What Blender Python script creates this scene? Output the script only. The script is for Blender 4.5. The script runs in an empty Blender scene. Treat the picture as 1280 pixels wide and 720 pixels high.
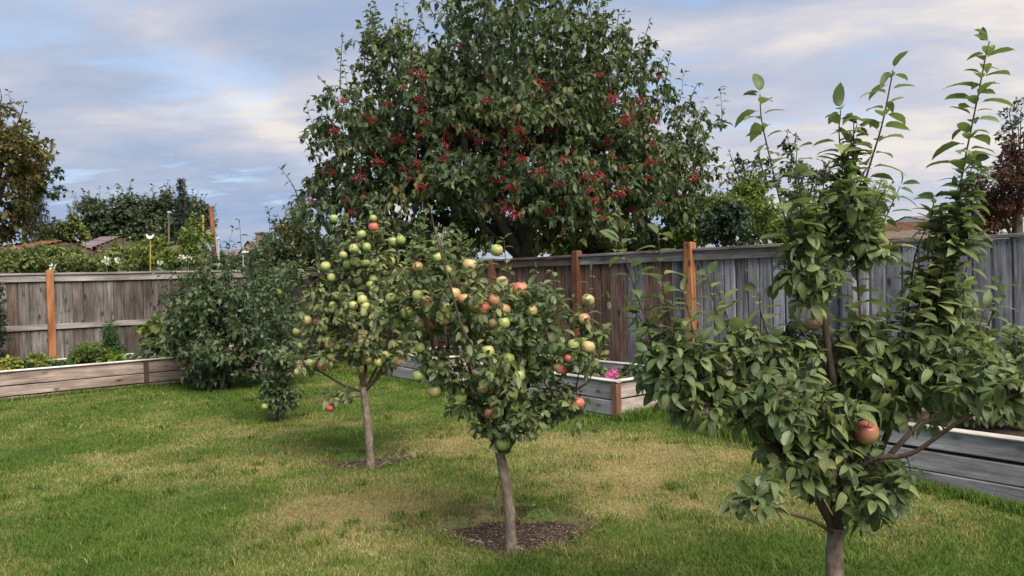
import bpy, math, random
import numpy as np
from mathutils import Vector, Matrix

random.seed(7)
RNG = np.random.default_rng(11)
SC = bpy.context.scene
COL = SC.collection

# ------------------------------------------------------------------ camera
FPX = 960.0                      # focal length for a picture 1280 wide
CAM = np.array([0.0, 0.0, 1.55])
PIT = math.radians(0.9)
ROLL = math.radians(1.5)
R0 = np.array([1.0, 0, 0]); F0 = np.array([0, math.cos(PIT), -math.sin(PIT)]); U0 = np.array([0, math.sin(PIT), math.cos(PIT)])
CR = math.cos(ROLL) * R0 - math.sin(ROLL) * U0
CU = math.sin(ROLL) * R0 + math.cos(ROLL) * U0
cam_d = bpy.data.cameras.new('camera')
cam = bpy.data.objects.new('camera', cam_d); COL.objects.link(cam); SC.camera = cam
cam_d.sensor_width = 36.0
cam_d.lens = 36.0 * FPX / 1280.0
cam_d.clip_start = 0.05
cam_d.clip_end = 3000
cam.matrix_world = Matrix(((CR[0], CU[0], -F0[0], CAM[0]), (CR[1], CU[1], -F0[1], CAM[1]), (CR[2], CU[2], -F0[2], CAM[2]), (0, 0, 0, 1)))

def ray(x, y):
    return (x - 640.0) * CR + (360.0 - y) * CU + FPX * F0
def at(x, y, Y):
    r = ray(x, y); return CAM + r * (Y / r[1])
def gnd(x, y, z=0.0):
    r = ray(x, y); return CAM + r * ((z - CAM[2]) / r[2])
def project(P):
    d = np.asarray(P) - CAM
    z = d @ F0
    return 640 + FPX * (d @ CR) / z, 360 - FPX * (d @ CU) / z, z

# ------------------------------------------------------------------ light
SUN_AZ, SUN_EL = math.radians(152), math.radians(50)      # azimuth clockwise from straight ahead (+Y)
sd = Vector((math.sin(SUN_AZ) * math.cos(SUN_EL), math.cos(SUN_AZ) * math.cos(SUN_EL), math.sin(SUN_EL)))
ld = bpy.data.lights.new('sun', 'SUN'); ld.energy = 3.3; ld.angle = math.radians(45); ld.color = (1.0, 0.93, 0.82)
lo = bpy.data.objects.new('sun', ld); COL.objects.link(lo)
lo.rotation_euler = sd.to_track_quat('Z', 'Y').to_euler(); lo.location = (8, -14, 20)
SC.view_settings.view_transform = 'Standard'; SC.view_settings.look = 'None'
SC.view_settings.exposure = 1.05; SC.view_settings.gamma = 1.0
SC.cycles.max_bounces = 6
SC.cycles.transparent_max_bounces = 4

W = bpy.data.worlds.new('World'); SC.world = W; W.use_nodes = True
def build_world():
    nt = W.node_tree; nt.nodes.clear(); N = nt.nodes.new; L = nt.links.new
    out = N('ShaderNodeOutputWorld'); mix = N('ShaderNodeMixShader')
    bg1 = N('ShaderNodeBackground'); bg2 = N('ShaderNodeBackground')
    sky = N('ShaderNodeTexSky'); sky.sky_type = 'NISHITA'; sky.sun_disc = False
    sky.sun_elevation = SUN_EL; sky.sun_rotation = SUN_AZ; sky.dust_density = 1.5
    bg1.inputs[1].default_value = 0.12
    L(sky.outputs[0], bg1.inputs[0])
    tc = N('ShaderNodeTexCoord'); sep = N('ShaderNodeSeparateXYZ'); L(tc.outputs['Generated'], sep.inputs[0])
    def m(op, a, b=None, c=None):
        n = N('ShaderNodeMath'); n.operation = op
        for i, v in enumerate((a, b, c)):
            if v is None: continue
            if isinstance(v, (int, float)): n.inputs[i].default_value = v
            else: L(v, n.inputs[i])
        return n.outputs[0]
    zz = m('ADD', m('MAXIMUM', sep.outputs[2], 0.0), 0.16)
    cx = m('DIVIDE', sep.outputs[0], zz); cy = m('DIVIDE', sep.outputs[1], zz)
    cb = N('ShaderNodeCombineXYZ'); L(cx, cb.inputs[0]); L(cy, cb.inputs[1])
    def noise(sx, sy, off, detail, rough, dist=0.3):
        mp = N('ShaderNodeMapping'); mp.inputs['Scale'].default_value = (sx, sy, 1); mp.inputs['Location'].default_value = off
        mp.inputs['Rotation'].default_value = (0, 0, math.radians(24))
        L(cb.outputs[0], mp.inputs[0])
        n = N('ShaderNodeTexNoise'); n.inputs['Scale'].default_value = 1.0; n.inputs['Detail'].default_value = detail
        n.inputs['Roughness'].default_value = rough; n.inputs['Distortion'].default_value = dist
        L(mp.outputs[0], n.inputs['Vector']); return n.outputs[0]
    a = noise(0.55, 1.0, (3.1, 1.7, 0), 7, 0.60)
    b = noise(1.7, 2.6, (7.3, 4.2, 2), 6, 0.60, 0.4)
    s = m('ADD', m('MULTIPLY', a, 0.7), m('MULTIPLY', b, 0.3))
    # brighter towards the veiled sun on the right
    dp = N('ShaderNodeVectorMath'); dp.operation = 'DOT_PRODUCT'; L(tc.outputs['Generated'], dp.inputs[0])
    dp.inputs[1].default_value = (0.80, 0.30, 0.52)
    s2 = m('ADD', s, m('MULTIPLY', m('ADD', dp.outputs['Value'], -0.35), 0.20))
    # two long streaks of brighter cloud crossing the sky
    def streak(p, q, w, amp, off):
        def pl(x, y):
            d = ray(x, y); d = d / np.linalg.norm(d); z = max(d[2], 0) + 0.16; return np.array([d[0] / z, d[1] / z])
        P, Q = pl(*p), pl(*q); t = (Q - P) / np.linalg.norm(Q - P); n = (-t[1], t[0]); c = -(P[0] * n[0] + P[1] * n[1])
        dist = m('ADD', m('ADD', m('MULTIPLY', cx, float(n[0])), m('MULTIPLY', cy, float(n[1]))), float(c))
        wob = m('MULTIPLY', m('ADD', noise(1.3, 1.3, (off, 2.0, 5.0), 4, 0.6), -0.5), w * 2.6)
        dd = m('DIVIDE', m('ADD', dist, wob), w)
        return m('MULTIPLY', m('MULTIPLY', m('POWER', 2.718, m('MULTIPLY', m('MULTIPLY', dd, dd), -1.0)), amp), m('ADD', noise(2.2, 2.2, (off, 9.0, 1.0), 5, 0.62), 0.35))
    s2 = m('ADD', s2, streak((130, -10), (340, 150), 0.12, 0.13, 4.0))
    s2 = m('ADD', s2, streak((760, 60), (1290, 10), 0.22, 0.12, 8.0))
    rmp = N('ShaderNodeValToRGB'); cr = rmp.color_ramp
    cr.elements[0].position = 0.34; cr.elements[0].color = (0.235, 0.315, 0.49, 1)
    cr.elements[1].position = 0.66; cr.elements[1].color = (0.64, 0.60, 0.57, 1)
    e = cr.elements.new(0.45); e.color = (0.31, 0.37, 0.49, 1)
    e = cr.elements.new(0.54); e.color = (0.405, 0.43, 0.52, 1)
    e = cr.elements.new(0.60); e.color = (0.50, 0.495, 0.54, 1)
    L(s2, rmp.inputs[0]); L(rmp.outputs[0], bg2.inputs[0]); bg2.inputs[1].default_value = 0.66
    # breaks in the cloud deck let the clear sky through
    mr = N('ShaderNodeMapRange'); mr.inputs['From Min'].default_value = 0.36; mr.inputs['From Max'].default_value = 0.47
    mr.inputs['To Min'].default_value = 0.68; mr.inputs['To Max'].default_value = 1.0
    L(b, mr.inputs['Value']); L(mr.outputs[0], mix.inputs[0])
    L(bg1.outputs[0], mix.inputs[1]); L(bg2.outputs[0], mix.inputs[2]); L(mix.outputs[0], out.inputs[0])
build_world()

# ------------------------------------------------------------------ helpers
def tag(o, label=None, cat=None, group=None, kind=None):
    if label: o['label'] = label
    if cat: o['category'] = cat
    if group: o['group'] = group
    if kind: o['kind'] = kind
    return o
def empty(name, loc, label, cat, group=None, rz=0.0):
    o = bpy.data.objects.new(name, None); COL.objects.link(o); o.location = tuple(loc); o.rotation_euler = (0, 0, rz)
    o.empty_display_size = 0.1
    return tag(o, label, cat, group)
def link(name, me, parent=None, loc=(0, 0, 0), rot=None, kind=None):
    o = bpy.data.objects.new(name, me); COL.objects.link(o); o.location = tuple(float(v) for v in loc)
    if rot is not None: o.rotation_euler = rot
    if parent: o.parent = parent
    if kind: o['kind'] = kind
    return o
def mesh(name, V, F, mat, smooth=False, attrs=None):
    """V (n,3); F list of faces or (m,k) array"""
    me = bpy.data.meshes.new(name)
    V = np.asarray(V, dtype=np.float32)
    if isinstance(F, np.ndarray):
        k = F.shape[1]
        me.vertices.add(len(V)); me.vertices.foreach_set('co', V.ravel())
        me.loops.add(F.size); me.loops.foreach_set('vertex_index', F.ravel().astype(np.int32))
        me.polygons.add(len(F)); me.polygons.foreach_set('loop_start', np.arange(0, F.size, k, dtype=np.int32))
        me.update(calc_edges=True)
    else:
        me.from_pydata([tuple(v) for v in V.tolist()], [], F); me.update()
    if smooth: me.polygons.foreach_set('use_smooth', np.ones(len(me.polygons), dtype=bool))
    for nm, dom, arr in (attrs or []):
        a = me.attributes.new(nm, 'FLOAT', dom); a.data.foreach_set('value', np.asarray(arr, dtype=np.float32))
    if mat: me.materials.append(mat)
    return me
class MB:
    def __init__(s): s.V = []; s.F = []; s.n = 0
    def add(s, V, F):
        V = np.asarray(V, dtype=float).reshape(-1, 3)
        s.V.append(V); s.F += [tuple(int(i) + s.n for i in f) for f in F]; s.n += len(V)
    def box(s, c, d, rot=None, taper=1.0):
        x, y, z = [v / 2 for v in d]
        P = np.array([(sx * x * (taper if sz > 0 else 1), sy * y * (taper if sz > 0 else 1), sz * z) for sz in (-1, 1) for sy in (-1, 1) for sx in (-1, 1)])
        if rot is not None: P = P @ np.array(rot).T
        s.add(P + np.array(c), [(0, 2, 3, 1), (4, 5, 7, 6), (0, 1, 5, 4), (2, 6, 7, 3), (0, 4, 6, 2), (1, 3, 7, 5)])
    def build(s, name, mat, smooth=False, off=None):
        V = np.vstack(s.V)
        if off is not None: V = V - np.array(off)
        return mesh(name, V, s.F, mat, smooth)
def catmull(P, n):
    P = np.asarray(P, float)
    if len(P) < 3:
        t = np.linspace(0, 1, n)[:, None]; return P[0] * (1 - t) + P[-1] * t
    Q = np.vstack([2 * P[0] - P[1], P, 2 * P[-1] - P[-2]])
    out = []
    for u in np.linspace(0, len(P) - 1 - 1e-6, n):
        i = int(u); t = u - i
        a, b, c, d = Q[i], Q[i + 1], Q[i + 2], Q[i + 3]
        out.append(0.5 * ((2 * b) + (-a + c) * t + (2 * a - 5 * b + 4 * c - d) * t * t + (-a + 3 * b - 3 * c + d) * t ** 3))
    return np.array(out)
def tube(P, r0, r1, sides=6, knob=0.0, flare=0.0):
    P = np.asarray(P, float); n = len(P)
    T = np.gradient(P, axis=0); T /= np.linalg.norm(T, axis=1)[:, None] + 1e-9
    ref = np.array([0.3, 1.0, 0.1]) if abs(T[0, 1]) < 0.8 else np.array([1.0, 0.2, 0])
    V = []; 
    for i in range(n):
        a = np.cross(T[i], ref); a /= np.linalg.norm(a) + 1e-9; b = np.cross(T[i], a)
        u = i / (n - 1); r = r0 + (r1 - r0) * u + flare * r0 * max(0, 1 - u * 8) ** 2
        for k in range(sides):
            th = 2 * math.pi * k / sides; rr = r * (1 + knob * (random.random() - 0.5))
            V.append(P[i] + rr * (math.cos(th) * a + math.sin(th) * b))
    F = [(i * sides + k, i * sides + (k + 1) % sides, (i + 1) * sides + (k + 1) % sides, (i + 1) * sides + k) for i in range(n - 1) for k in range(sides)]
    F.append(tuple(range(sides))[::-1]); F.append(tuple((n - 1) * sides + k for k in range(sides)))
    return np.array(V), F
_g = np.random.default_rng(5).random((256, 256))
def vnoise(x, y):
    x = np.asarray(x, float); y = np.asarray(y, float)
    xi = np.floor(x).astype(int); yi = np.floor(y).astype(int); fx = x - xi; fy = y - yi
    fx = fx * fx * (3 - 2 * fx); fy = fy * fy * (3 - 2 * fy)
    g = lambda i, j: _g[i % 256, j % 256]
    return (g(xi, yi) * (1 - fx) + g(xi + 1, yi) * fx) * (1 - fy) + (g(xi, yi + 1) * (1 - fx) + g(xi + 1, yi + 1) * fx) * fy
def fbm(x, y, o=4):
    s = 0; a = 0.5
    for k in range(o): s = s + a * vnoise(x * 2 ** k + 17 * k, y * 2 ** k + 5 * k); a *= 0.5
    return s / (1 - 0.5 ** o)

# ------------------------------------------------------------------ materials
class NT:
    def __init__(s, name):
        s.m = bpy.data.materials.new(name); s.m.use_nodes = True; s.t = s.m.node_tree; s.t.nodes.clear()
        s.out = s.t.nodes.new('ShaderNodeOutputMaterial')
    def n(s, t, **k):
        x = s.t.nodes.new('ShaderNode' + t)
        for a, b in k.items(): setattr(x, a, b)
        return x
    def l(s, a, b): s.t.links.new(a, b)
    def set(s, node, **k):
        for a, v in k.items():
            i = node.inputs[a.replace('_', ' ')]
            if hasattr(v, 'links') or hasattr(v, 'is_linked'): s.l(v, i)
            else: i.default_value = v
    def math(s, op, a, b=None, c=None, clamp=False):
        x = s.n('Math', operation=op); x.use_clamp = clamp
        for i, v in enumerate((a, b, c)):
            if v is None: continue
            if isinstance(v, (int, float)): x.inputs[i].default_value = v
            else: s.l(v, x.inputs[i])
        return x.outputs[0]
    def mix(s, f, a, b, mode='MIX'):
        x = s.n('MixRGB', blend_type=mode)
        for i, v in enumerate((f, a, b)):
            if isinstance(v, (int, float)): x.inputs[i].default_value = v
            elif isinstance(v, tuple): x.inputs[i].default_value = v if len(v) == 4 else (*v, 1)
            else: s.l(v, x.inputs[i])
        return x.outputs[0]
    def ramp(s, f, stops):
        x = s.n('ValToRGB'); cr = x.color_ramp
        while len(cr.elements) < len(stops): cr.elements.new(0.5)
        for e, (p, c) in zip(cr.elements, stops): e.position = p; e.color = (*c, 1)
        s.l(f, x.inputs[0]); return x.outputs[0]
    def noise(s, vec, scale, detail=3, rough=0.55, dist=0.0):
        x = s.n('TexNoise'); x.inputs['Scale'].default_value = scale; x.inputs['Detail'].default_value = detail
        x.inputs['Roughness'].default_value = rough; x.inputs['Distortion'].default_value = dist
        if vec is not None: s.l(vec, x.inputs['Vector'])
        return x.outputs[0]
    def mapping(s, vec, scale, loc=None):
        x = s.n('Mapping'); s.l(vec, x.inputs[0]); x.inputs['Scale'].default_value = scale
        if loc is not None: s.l(loc, x.inputs['Location'])
        return x.outputs[0]
    def princ(s, col, rough=0.7, bump=None, bstr=0.3, bdist=0.01, spec=0.3):
        p = s.n('BsdfPrincipled')
        if isinstance(col, tuple): p.inputs['Base Color'].default_value = (*col[:3], 1)
        else: s.l(col, p.inputs['Base Color'])
        if isinstance(rough, (int, float)): p.inputs['Roughness'].default_value = rough
        else: s.l(rough, p.inputs['Roughness'])
        p.inputs['Specular IOR Level'].default_value = spec
        if bump is not None:
            b = s.n('Bump'); b.inputs['Strength'].default_value = bstr; b.inputs['Distance'].default_value = bdist
            s.l(bump, b.inputs['Height']); s.l(b.outputs[0], p.inputs['Normal'])
        return p
    def done(s, sh): s.l(sh, s.out.inputs[0]); return s.m

def leaf_mat(name, stops, trans=0.25, rough=0.5, under=0.35, vein=0.25, spec=0.3, bscale=1.1):
    """stops: colour ramp over a per-leaf random value"""
    t = NT(name)
    a = t.n('Attribute', attribute_name='leaf_rand'); oi = t.n('ObjectInfo')
    r = t.math('FRACT', t.math('ADD', a.outputs['Fac'], oi.outputs['Random']))
    geo = t.n('NewGeometry')
    bough = t.noise(geo.outputs['Position'], bscale, 3, 0.5)
    col = t.ramp(t.math('ADD', t.math('MULTIPLY', r, 0.62), t.math('SUBTRACT', t.math('MULTIPLY', bough, 1.3), 0.46), clamp=True), stops)
    nz = t.noise(geo.outputs['Position'], 26, 2)
    col = t.mix(0.45, col, t.ramp(nz, [(0.3, (0.55, 0.55, 0.5)), (0.7, (1.25, 1.25, 1.1))]), 'MULTIPLY')
    spot = t.noise(geo.outputs['Position'], 75, 2, 0.5)
    col = t.mix(t.ramp(spot, [(0.70, (0, 0, 0)), (0.76, (0.75, 0.75, 0.75))]), col, (0.17, 0.10, 0.045))
    mr = t.n('Attribute', attribute_name='rib')
    v = t.ramp(mr.outputs['Fac'], [(0.0, (1, 1, 1)), (0.16, (0, 0, 0))])
    col = t.mix(t.math('MULTIPLY', v, vein), col, (0.32, 0.38, 0.20))
    cu = t.mix(under, col, (0.22, 0.27, 0.19))
    col = t.mix(geo.outputs['Backfacing'], col, cu)
    p = t.princ(col, rough, spec=spec)
    tr = t.n('BsdfTranslucent'); t.l(t.mix(1.0, col, (1.3, 1.5, 0.6), 'MULTIPLY'), tr.inputs[0])
    m = t.n('MixShader'); m.inputs[0].default_value = trans; t.l(p.outputs[0], m.inputs[1]); t.l(tr.outputs[0], m.inputs[2])
    return t.done(m.outputs[0])
def bark_mat(name, c0, c1, scale=30, stretch=0.25):
    t = NT(name); tc = t.n('TexCoord'); oi = t.n('ObjectInfo')
    v = t.mapping(tc.outputs['Object'], (1, 1, stretch))
    n = t.noise(v, scale, 5, 0.65); n2 = t.noise(tc.outputs['Object'], 7, 3)
    col = t.mix(1.0, t.ramp(n, [(0.3, c0), (0.7, c1)]), t.ramp(n2, [(0.3, (0.7, 0.7, 0.68)), (0.7, (1.15, 1.12, 1.1))]), 'MULTIPLY')
    return t.done(t.princ(col, 0.85, n, 0.6, 0.01).outputs[0])
def wood_mat(name, stops, axis='Z', knots=True, streak=(0.35, 1.2), rough=0.85, vary=0.35):
    """weathered timber, grain along the axis; every piece differs by its own random value"""
    t = NT(name); tc = t.n('TexCoord'); oi = t.n('ObjectInfo')
    off = t.n('CombineXYZ')
    rr = t.math('MULTIPLY', oi.outputs['Random'], 37.0)
    for i in range(3): t.l(rr, off.inputs[i])
    sc = {'Z': (14, 14, 0.9), 'X': (0.9, 14, 14)}[axis]
    v = t.mapping(tc.outputs['Object'], sc, off.outputs[0])
    g = t.noise(v, 2.4, 5, 0.65, 0.35)
    fine = t.noise(v, 9.0, 3, 0.6)
    vb = t.mapping(tc.outputs['Object'], {'Z': (2.2, 2.2, 0.8), 'X': (0.8, 2.2, 2.2)}[axis], off.outputs[0])
    blotch = t.noise(vb, 2.0, 4, 0.6)
    base = t.ramp(oi.outputs['Random'], stops)
    col = t.mix(1.0, base, t.ramp(g, [(0.30, (streak[0],) * 3), (0.62, (streak[1],) * 3)]), 'MULTIPLY')
    col = t.mix(0.9, col, t.ramp(blotch, [(0.32, (0.48, 0.44, 0.42)), (0.68, (1.28, 1.27, 1.28))]), 'MULTIPLY')
    col = t.mix(0.5, col, t.ramp(fine, [(0.3, (0.72,) * 3), (0.7, (1.2,) * 3)]), 'MULTIPLY')
    if knots:
        vk = t.mapping(tc.outputs['Object'], {'Z': (7, 7, 3.4), 'X': (3.4, 7, 7)}[axis], off.outputs[0])
        vo = t.n('TexVoronoi'); vo.inputs['Scale'].default_value = 1.0; t.l(vk, vo.inputs['Vector'])
        k = t.ramp(vo.outputs['Distance'], [(0.08, (0.18, 0.13, 0.11)), (0.22, (1, 1, 1))])
        col = t.mix(0.85, col, k, 'MULTIPLY')
    h = t.math('ADD', g, t.math('MULTIPLY', fine, 0.4))
    return t.done(t.princ(col, rough, h, 0.5, 0.006, 0.2).outputs[0])
def plain(name, col, rough=0.8, var=0.25, scale=8, bump=0.3, spec=0.3):
    t = NT(name); tc = t.n('TexCoord'); n = t.noise(tc.outputs['Object'], scale, 4, 0.6)
    c = t.mix(1.0, col, t.ramp(n, [(0.3, (1 - var,) * 3), (0.7, (1 + var,) * 3)]), 'MULTIPLY')
    return t.done(t.princ(c, rough, n, bump, 0.01, spec).outputs[0])

M = {}
M['apple_leaf'] = leaf_mat('apple_leaf', [(0.0, (0.050, 0.082, 0.038)), (0.35, (0.090, 0.124, 0.050)), (0.65, (0.155, 0.188, 0.074)), (0.88, (0.220, 0.245, 0.105)), (1.0, (0.30, 0.25, 0.09))], 0.26, 0.5, 0.6, bscale=3.5)
M['apple_leaf_pale'] = leaf_mat('apple_leaf_pale', [(0.0, (0.090, 0.118, 0.056)), (0.4, (0.150, 0.175, 0.080)), (0.75, (0.215, 0.232, 0.112)), (1.0, (0.30, 0.26, 0.11))], 0.28, 0.5, 0.6, bscale=2.5)
M['big_leaf'] = leaf_mat('tree_leaf', [(0.0, (0.024, 0.050, 0.028)), (0.35, (0.044, 0.076, 0.034)), (0.65, (0.085, 0.115, 0.038)), (0.9, (0.150, 0.155, 0.048)), (1.0, (0.21, 0.14, 0.055))], 0.22, 0.5, 0.3, 0.1, bscale=0.7)
M['bush_leaf'] = leaf_mat('bush_leaf', [(0.0, (0.028, 0.054, 0.026)), (0.5, (0.056, 0.090, 0.040)), (0.85, (0.100, 0.138, 0.058)), (1.0, (0.15, 0.18, 0.08))], 0.2, 0.5, 0.4, 0.15)
M['lime_leaf'] = leaf_mat('lime_leaf', [(0.0, (0.07, 0.12, 0.022)), (0.5, (0.12, 0.18, 0.030)), (1.0, (0.24, 0.27, 0.05))], 0.3, 0.55, 0.2, 0.1)
M['hedge_leaf'] = leaf_mat('hedge_leaf', [(0.0, (0.075, 0.105, 0.032)), (0.5, (0.145, 0.18, 0.052)), (1.0, (0.27, 0.28, 0.09))], 0.28, 0.6, 0.3, 0.1)
M['far_leaf'] = leaf_mat('far_leaf', [(0.0, (0.028, 0.050, 0.028)), (0.5, (0.048, 0.075, 0.038)), (1.0, (0.085, 0.115, 0.045))], 0.15, 0.65, 0.3, 0)
M['olive_leaf'] = leaf_mat('olive_leaf', [(0.0, (0.05, 0.060, 0.018)), (0.4, (0.10, 0.095, 0.025)), (0.8, (0.17, 0.125, 0.032)), (1.0, (0.24, 0.13, 0.04))], 0.25, 0.6, 0.2, 0)
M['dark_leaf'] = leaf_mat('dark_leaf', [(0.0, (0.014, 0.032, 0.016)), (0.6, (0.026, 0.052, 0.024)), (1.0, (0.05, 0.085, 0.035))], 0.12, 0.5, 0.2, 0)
M['conifer'] = leaf_mat('conifer_needles', [(0.0, (0.015, 0.030, 0.022)), (1.0, (0.035, 0.058, 0.040))], 0.05, 0.7, 0.1, 0)
M['maple'] = leaf_mat('maple_leaf', [(0.0, (0.050, 0.016, 0.016)), (0.6, (0.095, 0.026, 0.022)), (1.0, (0.16, 0.05, 0.03))], 0.2, 0.6, 0.2, 0)
M['fern'] = leaf_mat('fern_leaf', [(0.0, (0.03, 0.075, 0.028)), (1.0, (0.07, 0.14, 0.045))], 0.2, 0.6, 0.2, 0)
M['silver_leaf'] = leaf_mat('silver_leaf', [(0.0, (0.20, 0.27, 0.22)), (1.0, (0.34, 0.40, 0.34))], 0.15, 0.6, 0.2, 0)
M['yellow_leaf'] = leaf_mat('yellow_leaf', [(0.0, (0.13, 0.17, 0.03)), (0.7, (0.24, 0.25, 0.05)), (1.0, (0.36, 0.25, 0.05))], 0.25, 0.6, 0.2, 0)
M['purple_leaf'] = leaf_mat('purple_leaf', [(0.0, (0.06, 0.025, 0.06)), (1.0, (0.12, 0.06, 0.09))], 0.15, 0.6, 0.2, 0)
M['pink_petal'] = leaf_mat('pink_petal', [(0.0, (0.62, 0.12, 0.36)), (1.0, (0.75, 0.25, 0.48))], 0.25, 0.6, 0.0, 0)
M['white_petal'] = leaf_mat('white_petal', [(0.0, (0.68, 0.68, 0.66)), (1.0, (0.78, 0.78, 0.76))], 0.2, 0.6, 0.0, 0)
M['apple_bark'] = bark_mat('apple_bark', (0.085, 0.060, 0.045), (0.29, 0.23, 0.18), 34, 0.55)
M['twig'] = bark_mat('twig_bark', (0.040, 0.026, 0.020), (0.095, 0.062, 0.045), 40)
M['dark_bark'] = bark_mat('dark_bark', (0.045, 0.036, 0.030), (0.12, 0.10, 0.085), 14)
M['tan_bark'] = bark_mat('tan_bark', (0.16, 0.085, 0.055), (0.28, 0.16, 0.10), 40)
M['fence_l'] = wood_mat('fence_left_wood', [(0.0, (0.085, 0.068, 0.060)), (0.35, (0.125, 0.108, 0.100)), (0.7, (0.190, 0.172, 0.164)), (1.0, (0.12, 0.085, 0.068))])
M['fence_brown_shaded'] = wood_mat('fence_brown_shaded_wood', [(0.0, (0.12, 0.070, 0.050)), (0.5, (0.17, 0.108, 0.082)), (1.0, (0.21, 0.145, 0.115))])  # brown boards, darkened in colour for the big tree's shade
M['fence_grey'] = wood_mat('fence_grey_wood', [(0.0, (0.19, 0.188, 0.200)), (0.5, (0.275, 0.272, 0.290)), (1.0, (0.365, 0.362, 0.380))])  # grey boards, with some blue of skylight put into the colour
M['rail_grey'] = wood_mat('rail_grey_wood', [(0.0, (0.26, 0.235, 0.22)), (1.0, (0.34, 0.315, 0.30))], 'X', False, (0.6, 1.15))
M['rail_brown'] = wood_mat('rail_brown_wood', [(0.0, (0.13, 0.09, 0.072)), (1.0, (0.19, 0.145, 0.125))], 'X', False, (0.5, 1.2))
M['rail_slate'] = wood_mat('rail_slate_wood', [(0.0, (0.21, 0.185, 0.175)), (1.0, (0.28, 0.255, 0.245))], 'X', True, (0.5, 1.2))
M['post_orange'] = wood_mat('post_orange_wood', [(0.0, (0.38, 0.165, 0.070)), (1.0, (0.43, 0.19, 0.085))], 'Z', True, (0.6, 1.12))
M['post_rust'] = wood_mat('post_rust_wood', [(0.0, (0.17, 0.068, 0.040)), (1.0, (0.19, 0.078, 0.048))], 'Z', False, (0.65, 1.15))
M['bed_pink'] = wood_mat('bed_left_wood', [(0.0, (0.255, 0.195, 0.165)), (0.5, (0.30, 0.235, 0.205)), (1.0, (0.35, 0.28, 0.24))], 'X', True, (0.55, 1.15))
M['bed_tan'] = wood_mat('bed_middle_wood', [(0.0, (0.34, 0.285, 0.25)), (1.0, (0.42, 0.36, 0.32))], 'X', True, (0.6, 1.12))
M['bed_slate'] = wood_mat('bed_right_wood', [(0.0, (0.30, 0.295, 0.30)), (1.0, (0.40, 0.39, 0.39))], 'X', True, (0.6, 1.12))
M['bed_cap'] = wood_mat('bed_cap_wood', [(0.0, (0.50, 0.46, 0.41)), (1.0, (0.58, 0.54, 0.49))], 'X', False, (0.8, 1.08))
M['bed_post'] = wood_mat('bed_post_wood', [(0.0, (0.15, 0.080, 0.055)), (1.0, (0.18, 0.095, 0.065))], 'Z', False, (0.5, 1.15))
M['bed_dark'] = wood_mat('bed_dark_wood', [(0.0, (0.07, 0.045, 0.035)), (1.0, (0.09, 0.06, 0.045))], 'Z', False, (0.5, 1.15))
M['soil'] = plain('soil', (0.050, 0.034, 0.025), 0.95, 0.5, 30, 0.8)
M['stem'] = plain('green_stem', (0.10, 0.14, 0.045), 0.7)
M['metal'] = plain('painted_metal', (0.45, 0.46, 0.46), 0.4, 0.1)
M['white'] = plain('white_paint', (0.72, 0.72, 0.70), 0.5, 0.08)
M['yellow_stake'] = plain('yellow_stake', (0.40, 0.26, 0.07), 0.6, 0.2)
M['redpost'] = wood_mat('red_post_wood', [(0.0, (0.23, 0.085, 0.05)), (1.0, (0.25, 0.095, 0.055))], 'Z', False, (0.55, 1.2))
M['brickwall'] = plain('rendered_wall', (0.30, 0.22, 0.17), 0.9, 0.2, 3)
M['palewall'] = plain('pale_wall', (0.45, 0.43, 0.40), 0.9, 0.15, 3)
M['roof_purple'] = plain('roof_purple', (0.20, 0.155, 0.165), 0.85, 0.3, 2)
M['roof_terracotta'] = plain('roof_terracotta', (0.24, 0.10, 0.06), 0.85, 0.3, 2)
M['roof_brown'] = plain('roof_brown', (0.16, 0.115, 0.095), 0.85, 0.35, 2)
M['window'] = plain('window_glass', (0.05, 0.06, 0.075), 0.15, 0.1, 2, 0.0, 0.5)
M['berry'] = plain('red_berry', (0.27, 0.014, 0.022), 0.35, 0.35, 20, 0.0, 0.5)

def apple_mat(name, ground1, ground2, blush, amount):
    t = NT(name); tc = t.n('TexCoord'); oi = t.n('ObjectInfo')
    g = t.mix(oi.outputs['Random'], ground1, ground2)
    sep = t.n('SeparateXYZ'); t.l(tc.outputs['Object'], sep.inputs[0])
    off = t.n('CombineXYZ'); rr = t.math('MULTIPLY', oi.outputs['Random'], 19.0); t.l(rr, off.inputs[0]); t.l(rr, off.inputs[2])
    n = t.noise(t.mapping(tc.outputs['Object'], (14, 14, 9), off.outputs[0]), 1.0, 4, 0.6)
    st = t.noise(t.mapping(tc.outputs['Object'], (90, 90, 10), off.outputs[0]), 1.0, 2)
    k = t.math('ADD', t.math('MULTIPLY', t.math('SUBTRACT', sep.outputs[0], t.math('MULTIPLY', sep.outputs[2], -0.6)), 9.0), t.math('ADD', n, t.math('MULTIPLY', st, 0.25)))
    f = t.n('MapRange'); f.inputs['From Min'].default_value = 1.05 - amount; f.inputs['From Max'].default_value = 1.45 - amount; t.l(k, f.inputs['Value'])
    col = t.mix(f.outputs[0], g, blush)
    dots = t.n('TexVoronoi'); dots.inputs['Scale'].default_value = 170; t.l(tc.outputs['Object'], dots.inputs['Vector'])
    d = t.ramp(dots.outputs['Distance'], [(0.12, (1, 1, 1)), (0.2, (0, 0, 0))])
    col = t.mix(t.math('MULTIPLY', d, 0.3), col, (0.5, 0.42, 0.25))
    p = t.princ(col, 0.38, spec=0.4); p.inputs['Subsurface Weight'].default_value = 0.0
    return t.done(p.outputs[0])
M['apple_green'] = apple_mat('apple_green', (0.25, 0.32, 0.085), (0.34, 0.37, 0.13), (0.42, 0.30, 0.14), 0.25)
M['apple_blush'] = apple_mat('apple_blush', (0.36, 0.33, 0.13), (0.42, 0.31, 0.15), (0.46, 0.19, 0.12), 0.45)
M['apple_dull'] = apple_mat('apple_dull', (0.25, 0.18, 0.09), (0.27, 0.18, 0.09), (0.29, 0.085, 0.06), 0.7)
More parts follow.
